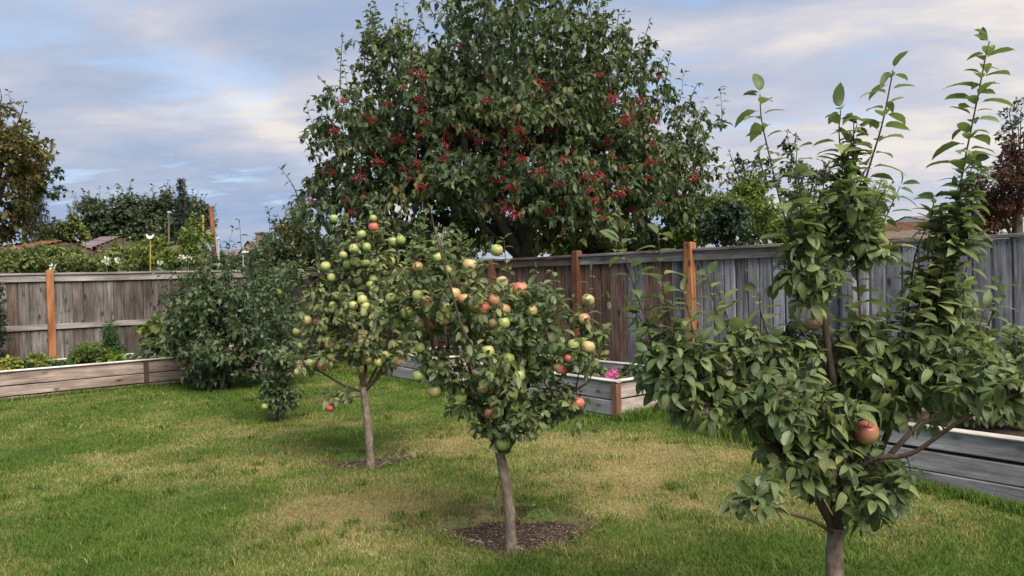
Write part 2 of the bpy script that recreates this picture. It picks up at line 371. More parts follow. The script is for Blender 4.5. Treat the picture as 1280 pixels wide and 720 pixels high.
M['apple_red'] = apple_mat('apple_red', (0.42, 0.28, 0.13), (0.42, 0.24, 0.13), (0.46, 0.12, 0.085), 0.65)

def ground_mat(blades):
    t = NT('grass_blades' if blades else 'lawn_turf')
    a = t.n('Attribute', attribute_name='dry'); r = t.n('Attribute', attribute_name='leaf_rand')
    geo = t.n('NewGeometry')
    if blades:
        green = t.ramp(r.outputs['Fac'], [(0.0, (0.055, 0.108, 0.018)), (0.5, (0.108, 0.175, 0.026)), (1.0, (0.20, 0.25, 0.048))])
        straw = t.ramp(r.outputs['Fac'], [(0.0, (0.24, 0.20, 0.070)), (0.6, (0.40, 0.33, 0.13)), (1.0, (0.54, 0.46, 0.22))])
        col = t.mix(a.outputs['Fac'], green, straw)
        p = t.princ(col, 0.6, spec=0.2)
        tr = t.n('BsdfTranslucent'); t.l(col, tr.inputs[0])
        m = t.n('MixShader'); m.inputs[0].default_value = 0.3; t.l(p.outputs[0], m.inputs[1]); t.l(tr.outputs[0], m.inputs[2])
        return t.done(m.outputs[0])
    n = t.noise(geo.outputs['Position'], 45, 4, 0.7)
    n2 = t.noise(geo.outputs['Position'], 1.3, 4, 0.6)
    green = t.ramp(n, [(0.3, (0.045, 0.075, 0.018)), (0.7, (0.105, 0.155, 0.036))])
    straw = t.ramp(n, [(0.3, (0.15, 0.115, 0.055)), (0.7, (0.34, 0.27, 0.135))])
    col = t.mix(t.math('ADD', a.outputs['Fac'], t.math('MULTIPLY', t.math('SUBTRACT', n2, 0.5), 0.3), clamp=True), green, straw)
    return t.done(t.princ(col, 0.95, n, 1.0, 0.02, 0.1).outputs[0])
M['turf'] = ground_mat(False); M['blade'] = ground_mat(True)
def mulch_mat():
    t = NT('mulch'); a = t.n('Attribute', attribute_name='leaf_rand')
    col = t.ramp(a.outputs['Fac'], [(0.0, (0.035, 0.024, 0.018)), (0.5, (0.080, 0.054, 0.041)), (0.85, (0.15, 0.105, 0.08)), (1.0, (0.30, 0.23, 0.17))])
    return t.done(t.princ(col, 0.9, spec=0.1).outputs[0])
M['chip'] = mulch_mat()

# ------------------------------------------------------------------ ground
RINGS = [  # centre x, y, radius x, radius y, rotation
    (*gnd(645, 661)[:2], 0.45, 0.37, 0.0),
    (*gnd(466, 574)[:2], 0.42, 0.30, 0.5),
    (0.42 * 2.72, 2.72, 0.42, 0.40, 0.0)]
def ring_d(x, y):
    best = np.full(np.shape(x), 9.0)
    for cx, cy, rx, ry, ro in RINGS:
        dx = x - cx; dy = y - cy; c, s = math.cos(ro), math.sin(ro)
        u = (dx * c + dy * s) / rx; v = (-dx * s + dy * c) / ry
        th = np.arctan2(v, u)
        d = np.sqrt(u * u + v * v) / (1 + 0.12 * np.sin(3 * th + cx * 9) + 0.07 * np.sin(7 * th + 1) + 0.05 * np.sin(13 * th + cx))
        best = np.minimum(best, d)
    return best
DRY = [(800, 585, 150, 45, .9), (700, 560, 70, 25, .6), (440, 640, 110, 34, .95), (560, 555, 70, 22, .85), (330, 585, 120, 30, .45),
       (120, 590, 150, 30, .45), (960, 625, 90, 25, .5), (250, 545, 110, 16, .35), (400, 610, 90, 24, .55), (610, 640, 60, 20, .5), (760, 640, 70, 22, .55), (1180, 640, 90, 30, .35), (380, 540, 70, 12, .4)]
def dryness(x, y):
    P = np.stack([x, y, np.zeros_like(x)], -1)
    yy = np.maximum(P[..., 1], 1.0); P2 = P.copy(); P2[..., 1] = yy
    u, v, z = project(P2)
    w = np.full(np.shape(x), 0.10)
    for cx, cy, rx, ry, s in DRY:
        g0 = gnd(cx, cy); gx = gnd(cx + rx, cy); gy0 = gnd(cx, cy - ry); gy1 = gnd(cx, cy + ry)
        ax = abs(gx[0] - g0[0]); ay = abs(gy0[1] - gy1[1]) / 2
        w = np.maximum(w, s * np.exp(-0.8 * (((x - g0[0]) / ax) ** 2 + ((y - (gy0[1] + gy1[1]) / 2) / ay) ** 2)))
    n = fbm(x * 1.4 + 40, y * 1.4 + 40, 5) ; n2 = fbm(x * 5 + 9, y * 5 + 3, 3)
    d = w * 1.02 + (n - 0.5) * 0.9 + (n2 - 0.5) * 0.55
    return np.clip(d * 1.15, 0.0, 1)
def gz(x, y):
    d = ring_d(x, y)
    base = (fbm(x * 0.5 + 3, y * 0.5 + 8, 3) - 0.5) * 0.05
    return base - 0.10 * np.clip((1.06 - d) * 10, 0, 1)
def build_ground():
    xs = np.concatenate([[-900, -300, -100, -40, -20], np.arange(-13, 8.01, 0.05), [20, 40, 100, 300, 900]])
    ys = np.concatenate([[-900, -300, -100, -30, -8, 0], np.arange(1.4, 18.01, 0.05), [24, 40, 100, 300, 900]])
    X, Y = np.meshgrid(xs, ys); far = (np.abs(X) > 14) | (Y > 19) | (Y < 0.5)
    Z = np.where(far, 0, gz(X, Y)); V = np.stack([X, Y, Z], -1).reshape(-1, 3)
    nx, ny = len(xs), len(ys); i = np.arange((nx - 1) * (ny - 1)); r = i // (nx - 1); c = i % (nx - 1); b = r * nx + c
    F = np.stack([b, b + 1, b + nx + 1, b + nx], -1)
    d = np.where(far, 0.3, dryness(X, Y)).ravel()
    o = link('lawn', mesh('lawn', V, F, M['turf'], True, [('dry', 'POINT', d)])); tag(o, kind='structure')
build_ground()

# fence and bed lines
UL = np.array([0.788, 0.616]); UR = np.array([0.6157, -0.788])
def blades_mesh(x, y, h, w, dry, rnd, lean=0.9, z=None):
    n = len(x); z = gz(x, y) - 0.003 if z is None else z
    th = RNG.random(n) * 2 * np.pi; ph = RNG.random(n) * 2 * np.pi; ln = h * (0.15 + lean * RNG.random(n))
    b = np.stack([x, y, z], -1); side = np.stack([np.cos(th), np.sin(th), 0 * th], -1) * (w / 2)[:, None]
    ld = np.stack([np.cos(ph), np.sin(ph), 0 * ph], -1)
    mid = b + ld * (ln * 0.35)[:, None] + np.array([0, 0, 1]) * (h * 0.62)[:, None]
    tip = b + ld * ln[:, None] + np.array([0, 0, 1]) * (h * (1 - 0.25 * RNG.random(n)))[:, None]
    V = np.stack([b - side, b + side, mid - side * 0.8, mid + side * 0.8, tip], 1).reshape(-1, 3)
    k = np.arange(n)[:, None] * 5
    F = np.concatenate([k + np.array([[0, 1, 3]]), k + np.array([[0, 3, 2]]), k + np.array([[2, 3, 4]])], 1).reshape(-1, 3)
    return V, F, np.repeat(dry, 3), np.repeat(rnd, 3)
def build_grass():
    n = 680000
    # density falls with distance
    Y = 3.3 * np.exp(RNG.random(n) * math.log(17.5 / 3.3))
    X = (RNG.random(n) * 2 - 1) * (0.70 * Y + 0.5)
    inside = (Y < 18.0 + 0.78 * X) & (Y < 11.6 - 1.28 * X)
    r = ring_d(X, Y)
    keep = inside & (r > 1.0 + 0.06 * RNG.random(n))
    keep |= inside & (r < 1.0) & (RNG.random(n) < 0.05)
    X, Y, r = X[keep], Y[keep], r[keep]; n = len(X)
    d = dryness(X, Y); dry = (RNG.random(n) < np.clip(d * 1.05 - 0.05, 0, 0.93)).astype(float) * (0.7 + 0.3 * RNG.random(n))
    tuft = fbm(X * 6, Y * 6, 3)
    h = (0.014 + 0.038 * np.clip(tuft, 0.2, 0.9) * (0.5 + RNG.random(n) * 0.8)) * (1 - 0.3 * d)
    h *= 1 + 0.8 * np.exp(-((r - 1.05) / 0.10) ** 2) * (r < 2)
    w = 0.0032 * (0.7 + 0.6 * RNG.random(n)) * np.clip(Y / 5.0, 1.0, 3.2)
    rnd = np.clip(0.55 * RNG.random(n) + 0.9 * (fbm(X * 2.2 + 70, Y * 2.2, 4) - 0.25), 0, 1)
    V, F, a, b = blades_mesh(X, Y, h, w, dry, rnd)
    o = link('lawn_grass', mesh('lawn_grass', V, F, M['blade'], False, [('dry', 'FACE', a), ('leaf_rand', 'FACE', b)]))
    tag(o, 'short mown lawn of green and straw coloured grass blades', 'grass', kind='stuff')
    # scattered coarse tufts and weeds
    m = 260; k = 46
    ty = 3.8 * np.exp(RNG.random(m) * math.log(14 / 3.8)); tx = (RNG.random(m) * 2 - 1) * .7 * ty
    ok = (ty < 16.0 + .78 * tx - .3) & (ty < 9.2 - 1.28 * tx) & (ring_d(tx, ty) > 1.1); tx, ty = tx[ok], ty[ok]; m = len(tx)
    x = np.repeat(tx, k) + RNG.normal(0, 1, m * k) * np.repeat(.02 + .07 * RNG.random(m), k); y = np.repeat(ty, k) + RNG.normal(0, 1, m * k) * np.repeat(.02 + .05 * RNG.random(m), k)
    V, F, a, b = blades_mesh(x, y, .03 + .045 * RNG.random(m * k), .006 * np.clip(y / 5, 1, 2), (RNG.random(m * k) < .06).astype(float), np.repeat(RNG.random(m), k) * .6 + .2 * RNG.random(m * k), 1.2)
    o = link('grass_tufts', mesh('grass_tufts', V, F, M['blade'], False, [('dry', 'FACE', a), ('leaf_rand', 'FACE', b)]))
    tag(o, 'coarse darker tufts standing up out of the mown lawn', 'grass', kind='stuff')
    # taller uncut grass along the beds
    def strip(p0, p1, n, hh, sp):
        t = RNG.random(n); off = RNG.normal(0, sp, (n, 2)) ; q = p0 + (p1 - p0) * t[:, None] + off
        return q[:, 0], q[:, 1], hh * (0.4 + 0.8 * RNG.random(n))
    XX = []; YY = []; HH = []
    A = np.array([-7.0, 10.55]) + np.array([0.616, -0.788]) * 0.07
    for p0, p1, k, hh, sp in ((A - UL * 1.5, A + UL * 5.0, 5000, 0.07, 0.05), (np.array([1.05, 7.98]), np.array([-2.9, 12.95]), 4500, 0.08, 0.06),
                              (np.array([1.15, 7.97]), np.array([2.0, 8.65]), 3500, 0.12, 0.07), (gnd(875, 528)[:2], gnd(985, 560)[:2], 5000, 0.22, 0.16), (gnd(990, 572)[:2], gnd(1320, 652)[:2], 6000, 0.07, 0.05)):
        x, y, h = strip(p0, p1, k, hh, sp); XX.append(x); YY.append(y); HH.append(h)
    X = np.concatenate(XX); Y = np.concatenate(YY); h = np.concatenate(HH); n = len(X)
    V, F, a, b = blades_mesh(X, Y, h, 0.006 * np.clip(Y / 6, 1, 2), np.zeros(n), RNG.random(n) * 0.8, 0.7, z=gz(X, Y))
    o = link('tall_grass', mesh('tall_grass', V, F, M['blade'], False, [('dry', 'FACE', a), ('leaf_rand', 'FACE', b)]))
    tag(o, 'longer uncut green grass along the feet of the raised beds', 'grass', kind='stuff')
build_grass()
def build_mulch():
    for i, (cx, cy, rx, ry, ro) in enumerate(RINGS):
        k = 64; V = [(cx, cy, 0.004)]
        c, s = math.cos(ro), math.sin(ro)
        for rr in (0.5, 0.97):
            for j in range(k):
                th = 2 * math.pi * j / k; f = rr * (1 + 0.12 * math.sin(3 * th + cx * 9) + 0.07 * math.sin(7 * th + 1) + 0.05 * math.sin(13 * th + cx))
                u, v = rx * f * math.cos(th), ry * f * math.sin(th)
                V.append((cx + u * c - v * s, cy + u * s + v * c, 0))
        V = np.array(V); V[:, 2] = gz(V[:, 0], V[:, 1]) + 0.012 + 0.01 * RNG.random(len(V))
        V[0, 2] += 0.02
        F = [(0, 1 + j, 1 + (j + 1) % k) for j in range(k)] + [(1 + j, 1 + k + j, 1 + k + (j + 1) % k, 1 + (j + 1) % k) for j in range(k)]
        tag(link('mulch_ring', mesh('mulch_ring', V, F, M['soil'], True)), kind='structure')
        n = 3500
        th = RNG.random(n) * 2 * np.pi; q = np.sqrt(RNG.random(n)) * np.where(RNG.random(n) < .12, 1.22, 1.0)
        u = rx * q * np.cos(th); v = ry * q * np.sin(th); x = cx + u * c - v * s; y = cy + u * s + v * c
        L = 0.010 + 0.045 * RNG.random(n) ** 3; w = 0.003 + 0.004 * RNG.random(n)
        a = RNG.random(n) * 2 * np.pi; e = (RNG.random(n) - 0.5) * 0.9
        D = np.stack([np.cos(a) * np.cos(e), np.sin(a) * np.cos(e), np.sin(e)], -1) * (L / 2)[:, None]
        S = np.stack([-np.sin(a), np.cos(a), 0 * a], -1) * (w / 2)[:, None]; T = np.array([0, 0, 0.003])
        P = np.stack([x, y, gz(x, y) + 0.026 + 0.012 * RNG.random(n)], -1)
        V = np.stack([P - D - S, P - D + S, P + D + S, P + D - S, P - D + T, P + D + T], 1).reshape(-1, 3)
        b = np.arange(n)[:, None] * 6
        F = np.concatenate([b + np.array([[0, 1, 4]]), b + np.array([[1, 2, 5]]), b + np.array([[1, 5, 4]]), b + np.array([[0, 4, 5]]), b + np.array([[0, 5, 3]]), b + np.array([[3, 5, 2]])], 1).reshape(-1, 3)
        o = link('bark_mulch', mesh('bark_mulch', V, F, M['chip'], False, [('leaf_rand', 'FACE', np.repeat(RNG.random(n), 6))]))
        tag(o, ['shredded bark mulch ringed round the fruiting apple tree in the middle', 'patch of bark mulch at the foot of the farther apple tree on the left', 'bark mulch at the foot of the tall apple tree on the right'][i], 'mulch', kind='stuff')
build_mulch()

# ------------------------------------------------------------------ fences
def board_mesh(name, d, mat, seg=5, warp=0.003, axis=2, bev=0.004):
    """a long board with softened edges and a slight warp; origin at its low end"""
    a = [0, 1, 2]; a.remove(axis); L = d[axis]; w, t = d[a[0]] / 2, d[a[1]] / 2
    prof = [(-w + bev, -t), (w - bev, -t), (w, -t + bev), (w, t - bev), (w - bev, t), (-w + bev, t), (-w, t - bev), (-w, -t + bev)]
    V = []; w1 = random.uniform(-1, 1) * warp; w2 = random.uniform(-1, 1) * warp
    for i in range(seg + 1):
        u = i / seg
        for p, q in prof:
            v = [0, 0, 0]; v[axis] = L * u; v[a[0]] = p + w1 * math.sin(u * 3.1) ; v[a[1]] = q + w2 * math.sin(u * 5)
            V.append(v)
    F = [(i * 8 + k, i * 8 + (k + 1) % 8, (i + 1) * 8 + (k + 1) % 8, (i + 1) * 8 + k) for i in range(seg) for k in range(8)]
    F += [tuple(range(8))[::-1], tuple(seg * 8 + k for k in range(8))]
    return mesh(name, V, F, mat)
_bm = {}
def shared(key, fn, variants=4):
    if key not in _bm: _bm[key] = [fn() for _ in range(variants)]
    return random.choice(_bm[key])

def fence(label, origin, yaw, s0, s1, posts, H, style):
    root = empty('wooden_fence', (origin[0], origin[1], 0), label, 'fence', None, yaw)
    # pickets
    pitch = 0.150; s = s0
    while s < s1:
        mt, gap = style['mat'](s)
        wd = pitch - gap
        me = shared(('picket', mt, gap), lambda: board_mesh('picket', (wd, 0.018, H - 0.10), M[mt], 3, 0.002, 2, 0.005), 5)
        o = link('picket', me, root, (s + pitch / 2 + random.uniform(-.002, .002), 0.0 + random.uniform(-.0015, .0015), 0.045 + random.uniform(-.006, .006)), (random.uniform(-.003, .003), random.uniform(-.005, .005), 0))
        if style.get('back'):
            me = shared(('backing', mt), lambda: board_mesh('backing_picket', (0.09, 0.016, H - 0.12), M[mt], 3, 0.002, 2, 0.003), 3)
            link('backing_picket', me, root, (s + pitch, 0.0215, 0.05))
        s += pitch
    nm = MB()
    s_ = s0
    while s_ < s1:
        for zz in (0.93, H - 0.09, 0.16):
            for dx in (-.035, .035):
                nm.box((s_ + pitch / 2 + dx, -0.0105 if not style['mid'] else 0.0, zz + random.uniform(-.012, .012)), (.008, .004, .008))
        s_ += pitch
    if not style['mid']:
        link('nail_heads', nm.build('nail_heads', M['bed_dark']), root, kind='stuff')
    ps = sorted(posts)
    for p, mt, hh in ps:
        me = MB(); me.box((0, 0, hh / 2 - 0.05), (0.10, 0.10, hh + 0.1)); me.box((0, 0, hh + 0.004), (0.085, 0.085, 0.012), taper=0.9)
        link('post', me.build('post', M[mt]), root, (p, -0.045, 0), (0, 0, random.uniform(-.02, .02)))
    edges = [s0] + [p for p, _, _ in ps if s0 < p < s1] + [s1]
    for a, b in zip(edges[:-1], edges[1:]):
        L = b - a - 0.104; x = a + 0.052; mt = style['rail']((a + b) / 2)
        if style['face']((a + b) / 2):
            link('face_rail', board_mesh('face_rail', (L, 0.036, 0.105), M[mt], 6, 0.003, 0), root, (x, -0.030, H - 0.085))
            link('cap_board', board_mesh('cap_board', (L, 0.12, 0.032), M[mt], 6, 0.003, 0), root, (x, -0.012, H - 0.014), (0, 0, 0))
        else:
            link('cap_board', board_mesh('cap_board', (L + 0.1, 0.09, 0.030), M['rail_slate'], 6, 0.002, 0), root, (x - 0.05, 0.0, H - 0.035))
            link('rail', board_mesh('rail', (L, 0.036, 0.09), M[mt], 4, 0.002, 0), root, (x, 0.05, H - 0.12))
        if style['mid']:
            link('mid_rail', board_mesh('mid_rail', (L, 0.036, 0.085), M[mt], 6, 0.003, 0), root, (x, -0.030, 0.93))
        else:
            link('rail', board_mesh('rail', (L, 0.036, 0.085), M[mt], 4, 0.003, 0), root, (x, 0.052, 0.93))
        link('bottom_rail', board_mesh('bottom_rail', (L, 0.036, 0.085), M[mt], 6, 0.003, 0), root, (x, -0.030 if style['mid'] else 0.052, 0.16))
    return root
CORNER = np.array([-3.12, 15.62])
YL = math.atan2(UL[1], UL[0]); YR = math.atan2(UR[1], UR[0])
OL = CORNER - UL * 11.0
sl = (-7.39 + 3.12) / 0.788 + 11.0
fence('grey weathered board fence behind the left raised bed with one orange post', OL, YL, 0.8, 10.95,
      [(sl, 'post_orange', 1.83), (sl - 2.44, 'post_rust', 1.80), (sl + 2.44, 'post_rust', 1.70), (10.9, 'post_rust', 1.8)], 1.79,
      dict(mat=lambda s: ('fence_l', 0.004), rail=lambda s: 'rail_grey', face=lambda s: True, mid=True, back=True))  # backing pickets added to this fence, unseen, to block light through the gaps
def rmat(s):
    g = 0.014 if s < 9.5 else 0.020
    if s < 7.3 or (s < 8.2 and random.random() < 0.5): return 'fence_brown_shaded', g  # towards the tree: brown boards with its shade in their colour
    return 'fence_grey', g
fence('tall board fence running from the big tree to the right edge, turning grey', CORNER, YR, 0.08, 16.2,
      [(8.49, 'post_orange', 1.88), (6.57, 'post_rust', 1.86), (4.65, 'post_rust', 1.8), (2.73, 'post_rust', 1.8), (0.81, 'post_rust', 1.8), (10.41, 'fence_grey', 1.76), (12.6, 'fence_grey', 1.72), (14.7, 'fence_grey', 1.72)], 1.81,
      dict(mat=rmat, rail=lambda s: 'rail_brown' if s < 7.5 else 'rail_slate', face=lambda s: s < 10.4, mid=False, back=True))

# ------------------------------------------------------------------ raised beds
def raised_bed(label, origin, yaw, L, Wd, courses, mat, mat_end, joints=(), posts=('bed_post',), cap=True, H=0.40):
    root = empty('raised_bed', (origin[0], origin[1], 0), label, 'raised bed', 'raised garden beds along the fences', yaw)
    t = 0.045
    ex = [0.0] + list(joints) + [L]
    z = H
    zs = []
    for c in courses: zs.append((z - c, c)); z -= c
    for (zb, c) in zs:
        for a, b in zip(ex[:-1], ex[1:]):
            for y, nm in ((0.0, 'board'), (Wd, 'board')):
                link('board', board_mesh('board', (b - a - 0.006, t, c - 0.013), M[mat], 10, 0.007, 0, 0.007), root, (a + 0.003, y + random.uniform(-.006, .006), zb + (c - 0.013) / 2))
        for x in (t * 0.6, L - t * 0.6):
            o = link('board', board_mesh('end_board', (Wd - t - 0.012, t, c - 0.013), M[mat_end], 4, 0.004, 0, 0.005), root, (x + random.uniform(-.003, .003), t / 2 + 0.006, zb + (c - 0.007) / 2), (0, 0, math.pi / 2))
    pm = M[posts[0]]
    for x, y in ((-0.018, -0.018), (L + 0.018, -0.018), (-0.018, Wd + 0.018), (L + 0.018, Wd + 0.018)):
        link('corner_post', board_mesh('corner_post', (0.075, 0.075, H - 0.018), pm, 2, 0, 2), root, (x, y, 0.0))
    for j in joints:
        link('joint_post', board_mesh('joint_post', (0.06, 0.03, H - 0.018), M['bed_dark'], 2, 0, 2), root, (j, -t / 2 - 0.017, 0.0))
    if cap:
        link('cap_trim', board_mesh('cap_trim', (L + 0.11, 0.075, 0.026), M['bed_cap'], 10, 0.003, 0, 0.010), root, (-0.055, -0.010, H + 0.006))
        link('cap_trim', board_mesh('cap_trim', (L + 0.11, 0.075, 0.026), M['bed_cap'], 10, 0.003, 0, 0.010), root, (-0.055, Wd + 0.010, H + 0.006))
        for x in (0.0, L):
            link('cap_trim', board_mesh('cap_trim_end', (Wd - 0.065, 0.075, 0.026), M['bed_cap'], 6, 0.003, 0, 0.010), root, (x, 0.033, H + 0.004), (0, 0, math.pi / 2))
    for y in (t / 2 + 0.012, Wd - t / 2 - 0.012):  # added dark sheets behind the boards so the seams look shaded
        m = MB(); m.box((L / 2, y, (H - .08) / 2), (L - .12, .008, H - .08)); link('seam_shade_sheet', m.build('seam_shade_sheet', M['soil']), root)
    for x in (t * .6 + t / 2 + .014, L - t * .6 - t / 2 - .014):
        m = MB(); m.box((x, Wd / 2, (H - .08) / 2), (.008, Wd - .12, H - .08)); link('seam_shade_sheet', m.build('seam_shade_sheet', M['soil']), root)
    # soil surface, uneven
    nx, ny = 40, 12; X, Y = np.meshgrid(np.linspace(0.03, L - 0.03, nx), np.linspace(0.03, Wd - 0.03, ny))
    Z = H - 0.09 + 0.05 * fbm(X * 4, Y * 4, 3)
    i = np.arange((nx - 1) * (ny - 1)); b = (i // (nx - 1)) * nx + i % (nx - 1)
    link('soil', mesh('soil', np.stack([X, Y, Z], -1).reshape(-1, 3), np.stack([b, b + 1, b + nx + 1, b + nx], -1), M['soil'], True), root)
    return root
OA = np.array([-7.0, 10.55])
raised_bed('long raised bed of pinkish grey planks below the left fence', OA - UL * 2.6, YL, 6.9, 1.3, (0.19, 0.15, 0.075), 'bed_pink', 'bed_pink', joints=(2.6 + 1.78,), cap=True, H=0.415)
CB = np.array([1.07, 8.07])
raised_bed('raised bed with a pale capped rim and pink flowers beside the middle apple tree', CB - UR * 2.6, YR, 2.6, 1.18, (0.19, 0.17, 0.06), 'bed_slate', 'bed_tan', H=0.41)
raised_bed('far raised bed glimpsed between the two fruiting apple trees', CB - UR * 4.9, YR, 1.4, 1.18, (0.19, 0.17, 0.06), 'bed_slate', 'bed_tan', posts=('bed_dark',), H=0.41)
CD = np.array([2.35, 6.08])
raised_bed('blue grey raised bed at the right edge behind the tall apple tree', CD, YR, 3.9, 1.2, (0.15, 0.15, 0.12), 'bed_slate', 'bed_slate', H=0.41)

# ------------------------------------------------------------------ foliage engine
def leaf_template(ratio=0.56, rows=((0.2, .72), (0.45, 1.0), (0.72, .74), (0.9, .34)), curl=0.35, fold=0.22, pet=0.22, wave=0.0):
    V = []; R = []; F = []
    def zc(t): return -curl * t * t
    if pet > 0:
        V += [(-0.010, 0, 0), (0.010, 0, 0), (0.009, pet, 0.02 * 0), (-0.009, pet, 0)]; R += [0, 0, 0, 0]; F.append((0, 1, 2, 3))
    b0 = len(V); V.append((0, pet, 0)); R.append(0)
    prev = None
    for t, w in rows:
        hw = ratio / 2 * w; s = len(V)
        for sgn in (-1, 0, 1):
            wv = wave * math.sin(t * 9 + sgn)
            V.append((sgn * hw, pet + t, zc(t) + abs(sgn) * (fold * hw * 2) * 0.5 + abs(sgn) * wv)); R.append(abs(sgn))
        if prev is None: F += [(b0, s + 1, s), (b0, s + 2, s + 1)]
        else: F += [(prev, prev + 1, s + 1, s), (prev + 1, prev + 2, s + 2, s + 1)]
        prev = s
    e = len(V); V.append((0, pet + 1.0, zc(1.0) * 1.1)); R.append(0)
    F += [(prev, prev + 1, e), (prev + 1, prev + 2, e)]
    T = []
    for f in F:
        T.append(f[:3])
        if len(f) == 4: T.append((f[0], f[2], f[3]))
    return np.array(V, float), np.array(T), np.array(R, float)
HI = ((0.10, .52), (0.30, .90), (0.56, 1.0), (0.79, .78), (0.93, .36))
LO = ((0.28, .88), (0.72, .86)); XL = ((0.45, 1.0),)
def family(ratio, fold, curls, pet, hi=HI, lo=LO, wave=0.0):
    return dict(hi=[leaf_template(ratio, hi, c, fold, pet, wave) for c in curls], lo=[leaf_template(ratio, lo, c, fold, 0 if lo is XL else pet) for c in curls])
FAM = dict(apple=family(0.60, 0.28, (0.30, 0.55, 0.85), 0.20, wave=0.02),
           apple2=family(0.60, 0.28, (0.2, 0.4, 0.6), 0.15, hi=LO, lo=LO),
           droop=family(0.56, 0.4, (0.2, 0.45), 0.08, hi=LO, lo=XL),
           small=family(0.6, 0.3, (0.15, 0.3), 0.05, hi=LO, lo=XL),
           blade=family(0.14, 0.2, (0.2, 0.5), 0.0, hi=LO, lo=XL),
           needle=family(0.22, 0.2, (0.1, 0.2), 0.0, hi=XL, lo=XL),
           big=family(0.72, 0.35, (0.2, 0.45), 0.25, wave=0.02))
class Leaves:
    def __init__(s): s.P = []; s.D = []; s.N = []; s.S = []
    def add(s, p, d, n, sc): s.P.append(p); s.D.append(d); s.N.append(n); s.S.append(sc)
    def arrays(s):
        P = np.array(s.P); D = np.array(s.D); N = np.array(s.N); S = np.array(s.S)
        D /= np.linalg.norm(D, axis=1)[:, None] + 1e-9
        N = N - D * np.sum(N * D, 1)[:, None]; N /= np.linalg.norm(N, axis=1)[:, None] + 1e-9
        return P, D, N, S
def unit(v): return v / (np.linalg.norm(v) + 1e-9)
def rnd3(): return np.array([random.gauss(0, 1) for _ in range(3)])
def leaves_on(L, P, size, gap, start=0.3, droop=0.3, spread=1.0, tip=3, jitter=0.5, phase=None):
    """leaves set alternately round a twig polyline P"""
    seg = np.linalg.norm(np.diff(P, axis=0), axis=1); cum = np.concatenate([[0], np.cumsum(seg)]); tot = cum[-1]
    s = tot * start; ph = random.random() * 6.28
    while s < tot:
        i = min(len(P) - 2, int(np.searchsorted(cum, s, side='right') - 1)); f = (s - cum[i]) / (seg[i] + 1e-9)
        p = P[i] * (1 - f) + P[i + 1] * f; ax = unit(P[i + 1] - P[i])
        a = unit(np.cross(ax, np.array([0.31, 0.2, 0.9]) + 0.01 * rnd3())); b = np.cross(ax, a)
        ph += 2.4 + random.gauss(0, 0.25)
        out = math.cos(ph) * a + math.sin(ph) * b
        d = unit(out * spread + ax * 0.55 + np.array([0, 0, -droop]) + jitter * 0.4 * rnd3())
        L.add(p, d, np.array([0, 0, 1.0]) + 0.35 * out + jitter * 0.5 * rnd3(), size * random.uniform(0.58, 1.25) * (1 - 0.25 * (s / tot) ** 3))
        s += gap * random.uniform(0.7, 1.3)
    ax = unit(P[-1] - P[-2])
    for k in range(tip):
        d = unit(ax * 0.9 + 0.8 * rnd3() + np.array([0, 0, -droop * 0.5]))
        L.add(P[-1], d, np.array([0, 0, 1.0]) + 0.6 * rnd3(), size * random.uniform(0.55, 0.95))
def leaf_objects(root, base, L, fam, mat, tri='hi', minpx=9.5, cap=300, name='leaf', stuff='foliage'):
    P, D, N, S = L.arrays(); fm = FAM[fam]; X = np.cross(D, N)
    u, v, z = project(P + D * S[:, None] * 0.5)
    px = S * 1.05 * FPX / np.maximum(z, .1)
    onscr = (u > -30) & (u < 1310) & (v > -30) & (v < 750)
    cell = (np.floor(u / 6).astype(int) * 4096 + np.floor(v / 6).astype(int))
    order = np.argsort(z); seen = {}; vis = np.zeros(len(P), bool)
    for i in order:
        c = cell[i]
        k = seen.get(c, 0)
        if k < 1: vis[i] = True
        seen[c] = k + 1
    score = np.where(onscr & (px >= minpx), px * np.where(vis, 1, 0.45), -1)
    pick = np.argsort(-score)[:cap]; pick = pick[score[pick] > 0]
    mask = np.zeros(len(P), bool); mask[pick] = True
    if len(pick):
        key = ('leafmesh', fam, mat, tri)
        if key not in _bm:
            _bm[key] = [mesh('leaf', V, T, M[mat], True, [('rib', 'POINT', R), ('leaf_rand', 'FACE', np.zeros(len(T)))]) for V, T, R in fm['hi']]
        for i in pick:
            o = link(name, random.choice(_bm[key]), root)
            m = Matrix(((X[i, 0], D[i, 0], N[i, 0]), (X[i, 1], D[i, 1], N[i, 1]), (X[i, 2], D[i, 2], N[i, 2])))
            o.location = Vector(P[i] - base); o.rotation_euler = m.to_euler(); o.scale = (float(S[i]),) * 3
    rest = np.where(~mask)[0]
    if len(rest):
        Vs = []; Fs = []; Rs = []; As = []; n0 = 0
        tmpl = fm['lo' if tri != 'hi' else 'hi'] if tri != 'mid' else fm['lo']
        var = RNG.integers(0, len(tmpl), len(rest))
        for k, (V, T, R) in enumerate(tmpl):
            idx = rest[var == k]
            if not len(idx): continue
            B = np.stack([X[idx], D[idx], N[idx]], 2)     # columns
            W_ = np.einsum('nij,vj->nvi', B, V) * S[idx][:, None, None] + P[idx][:, None, :] - base
            Vs.append(W_.reshape(-1, 3)); Fs.append((np.arange(len(idx))[:, None, None] * len(V) + T[None] + n0).reshape(-1, 3)); n0 += len(idx) * len(V)
            Rs.append(np.tile(R, len(idx))); As.append(np.repeat(RNG.random(len(idx)), len(T)))
        link(stuff, mesh(stuff, np.vstack(Vs), np.vstack(Fs), M[mat], True, [('rib', 'POINT', np.concatenate(Rs)), ('leaf_rand', 'FACE', np.concatenate(As))]), root, kind='stuff')
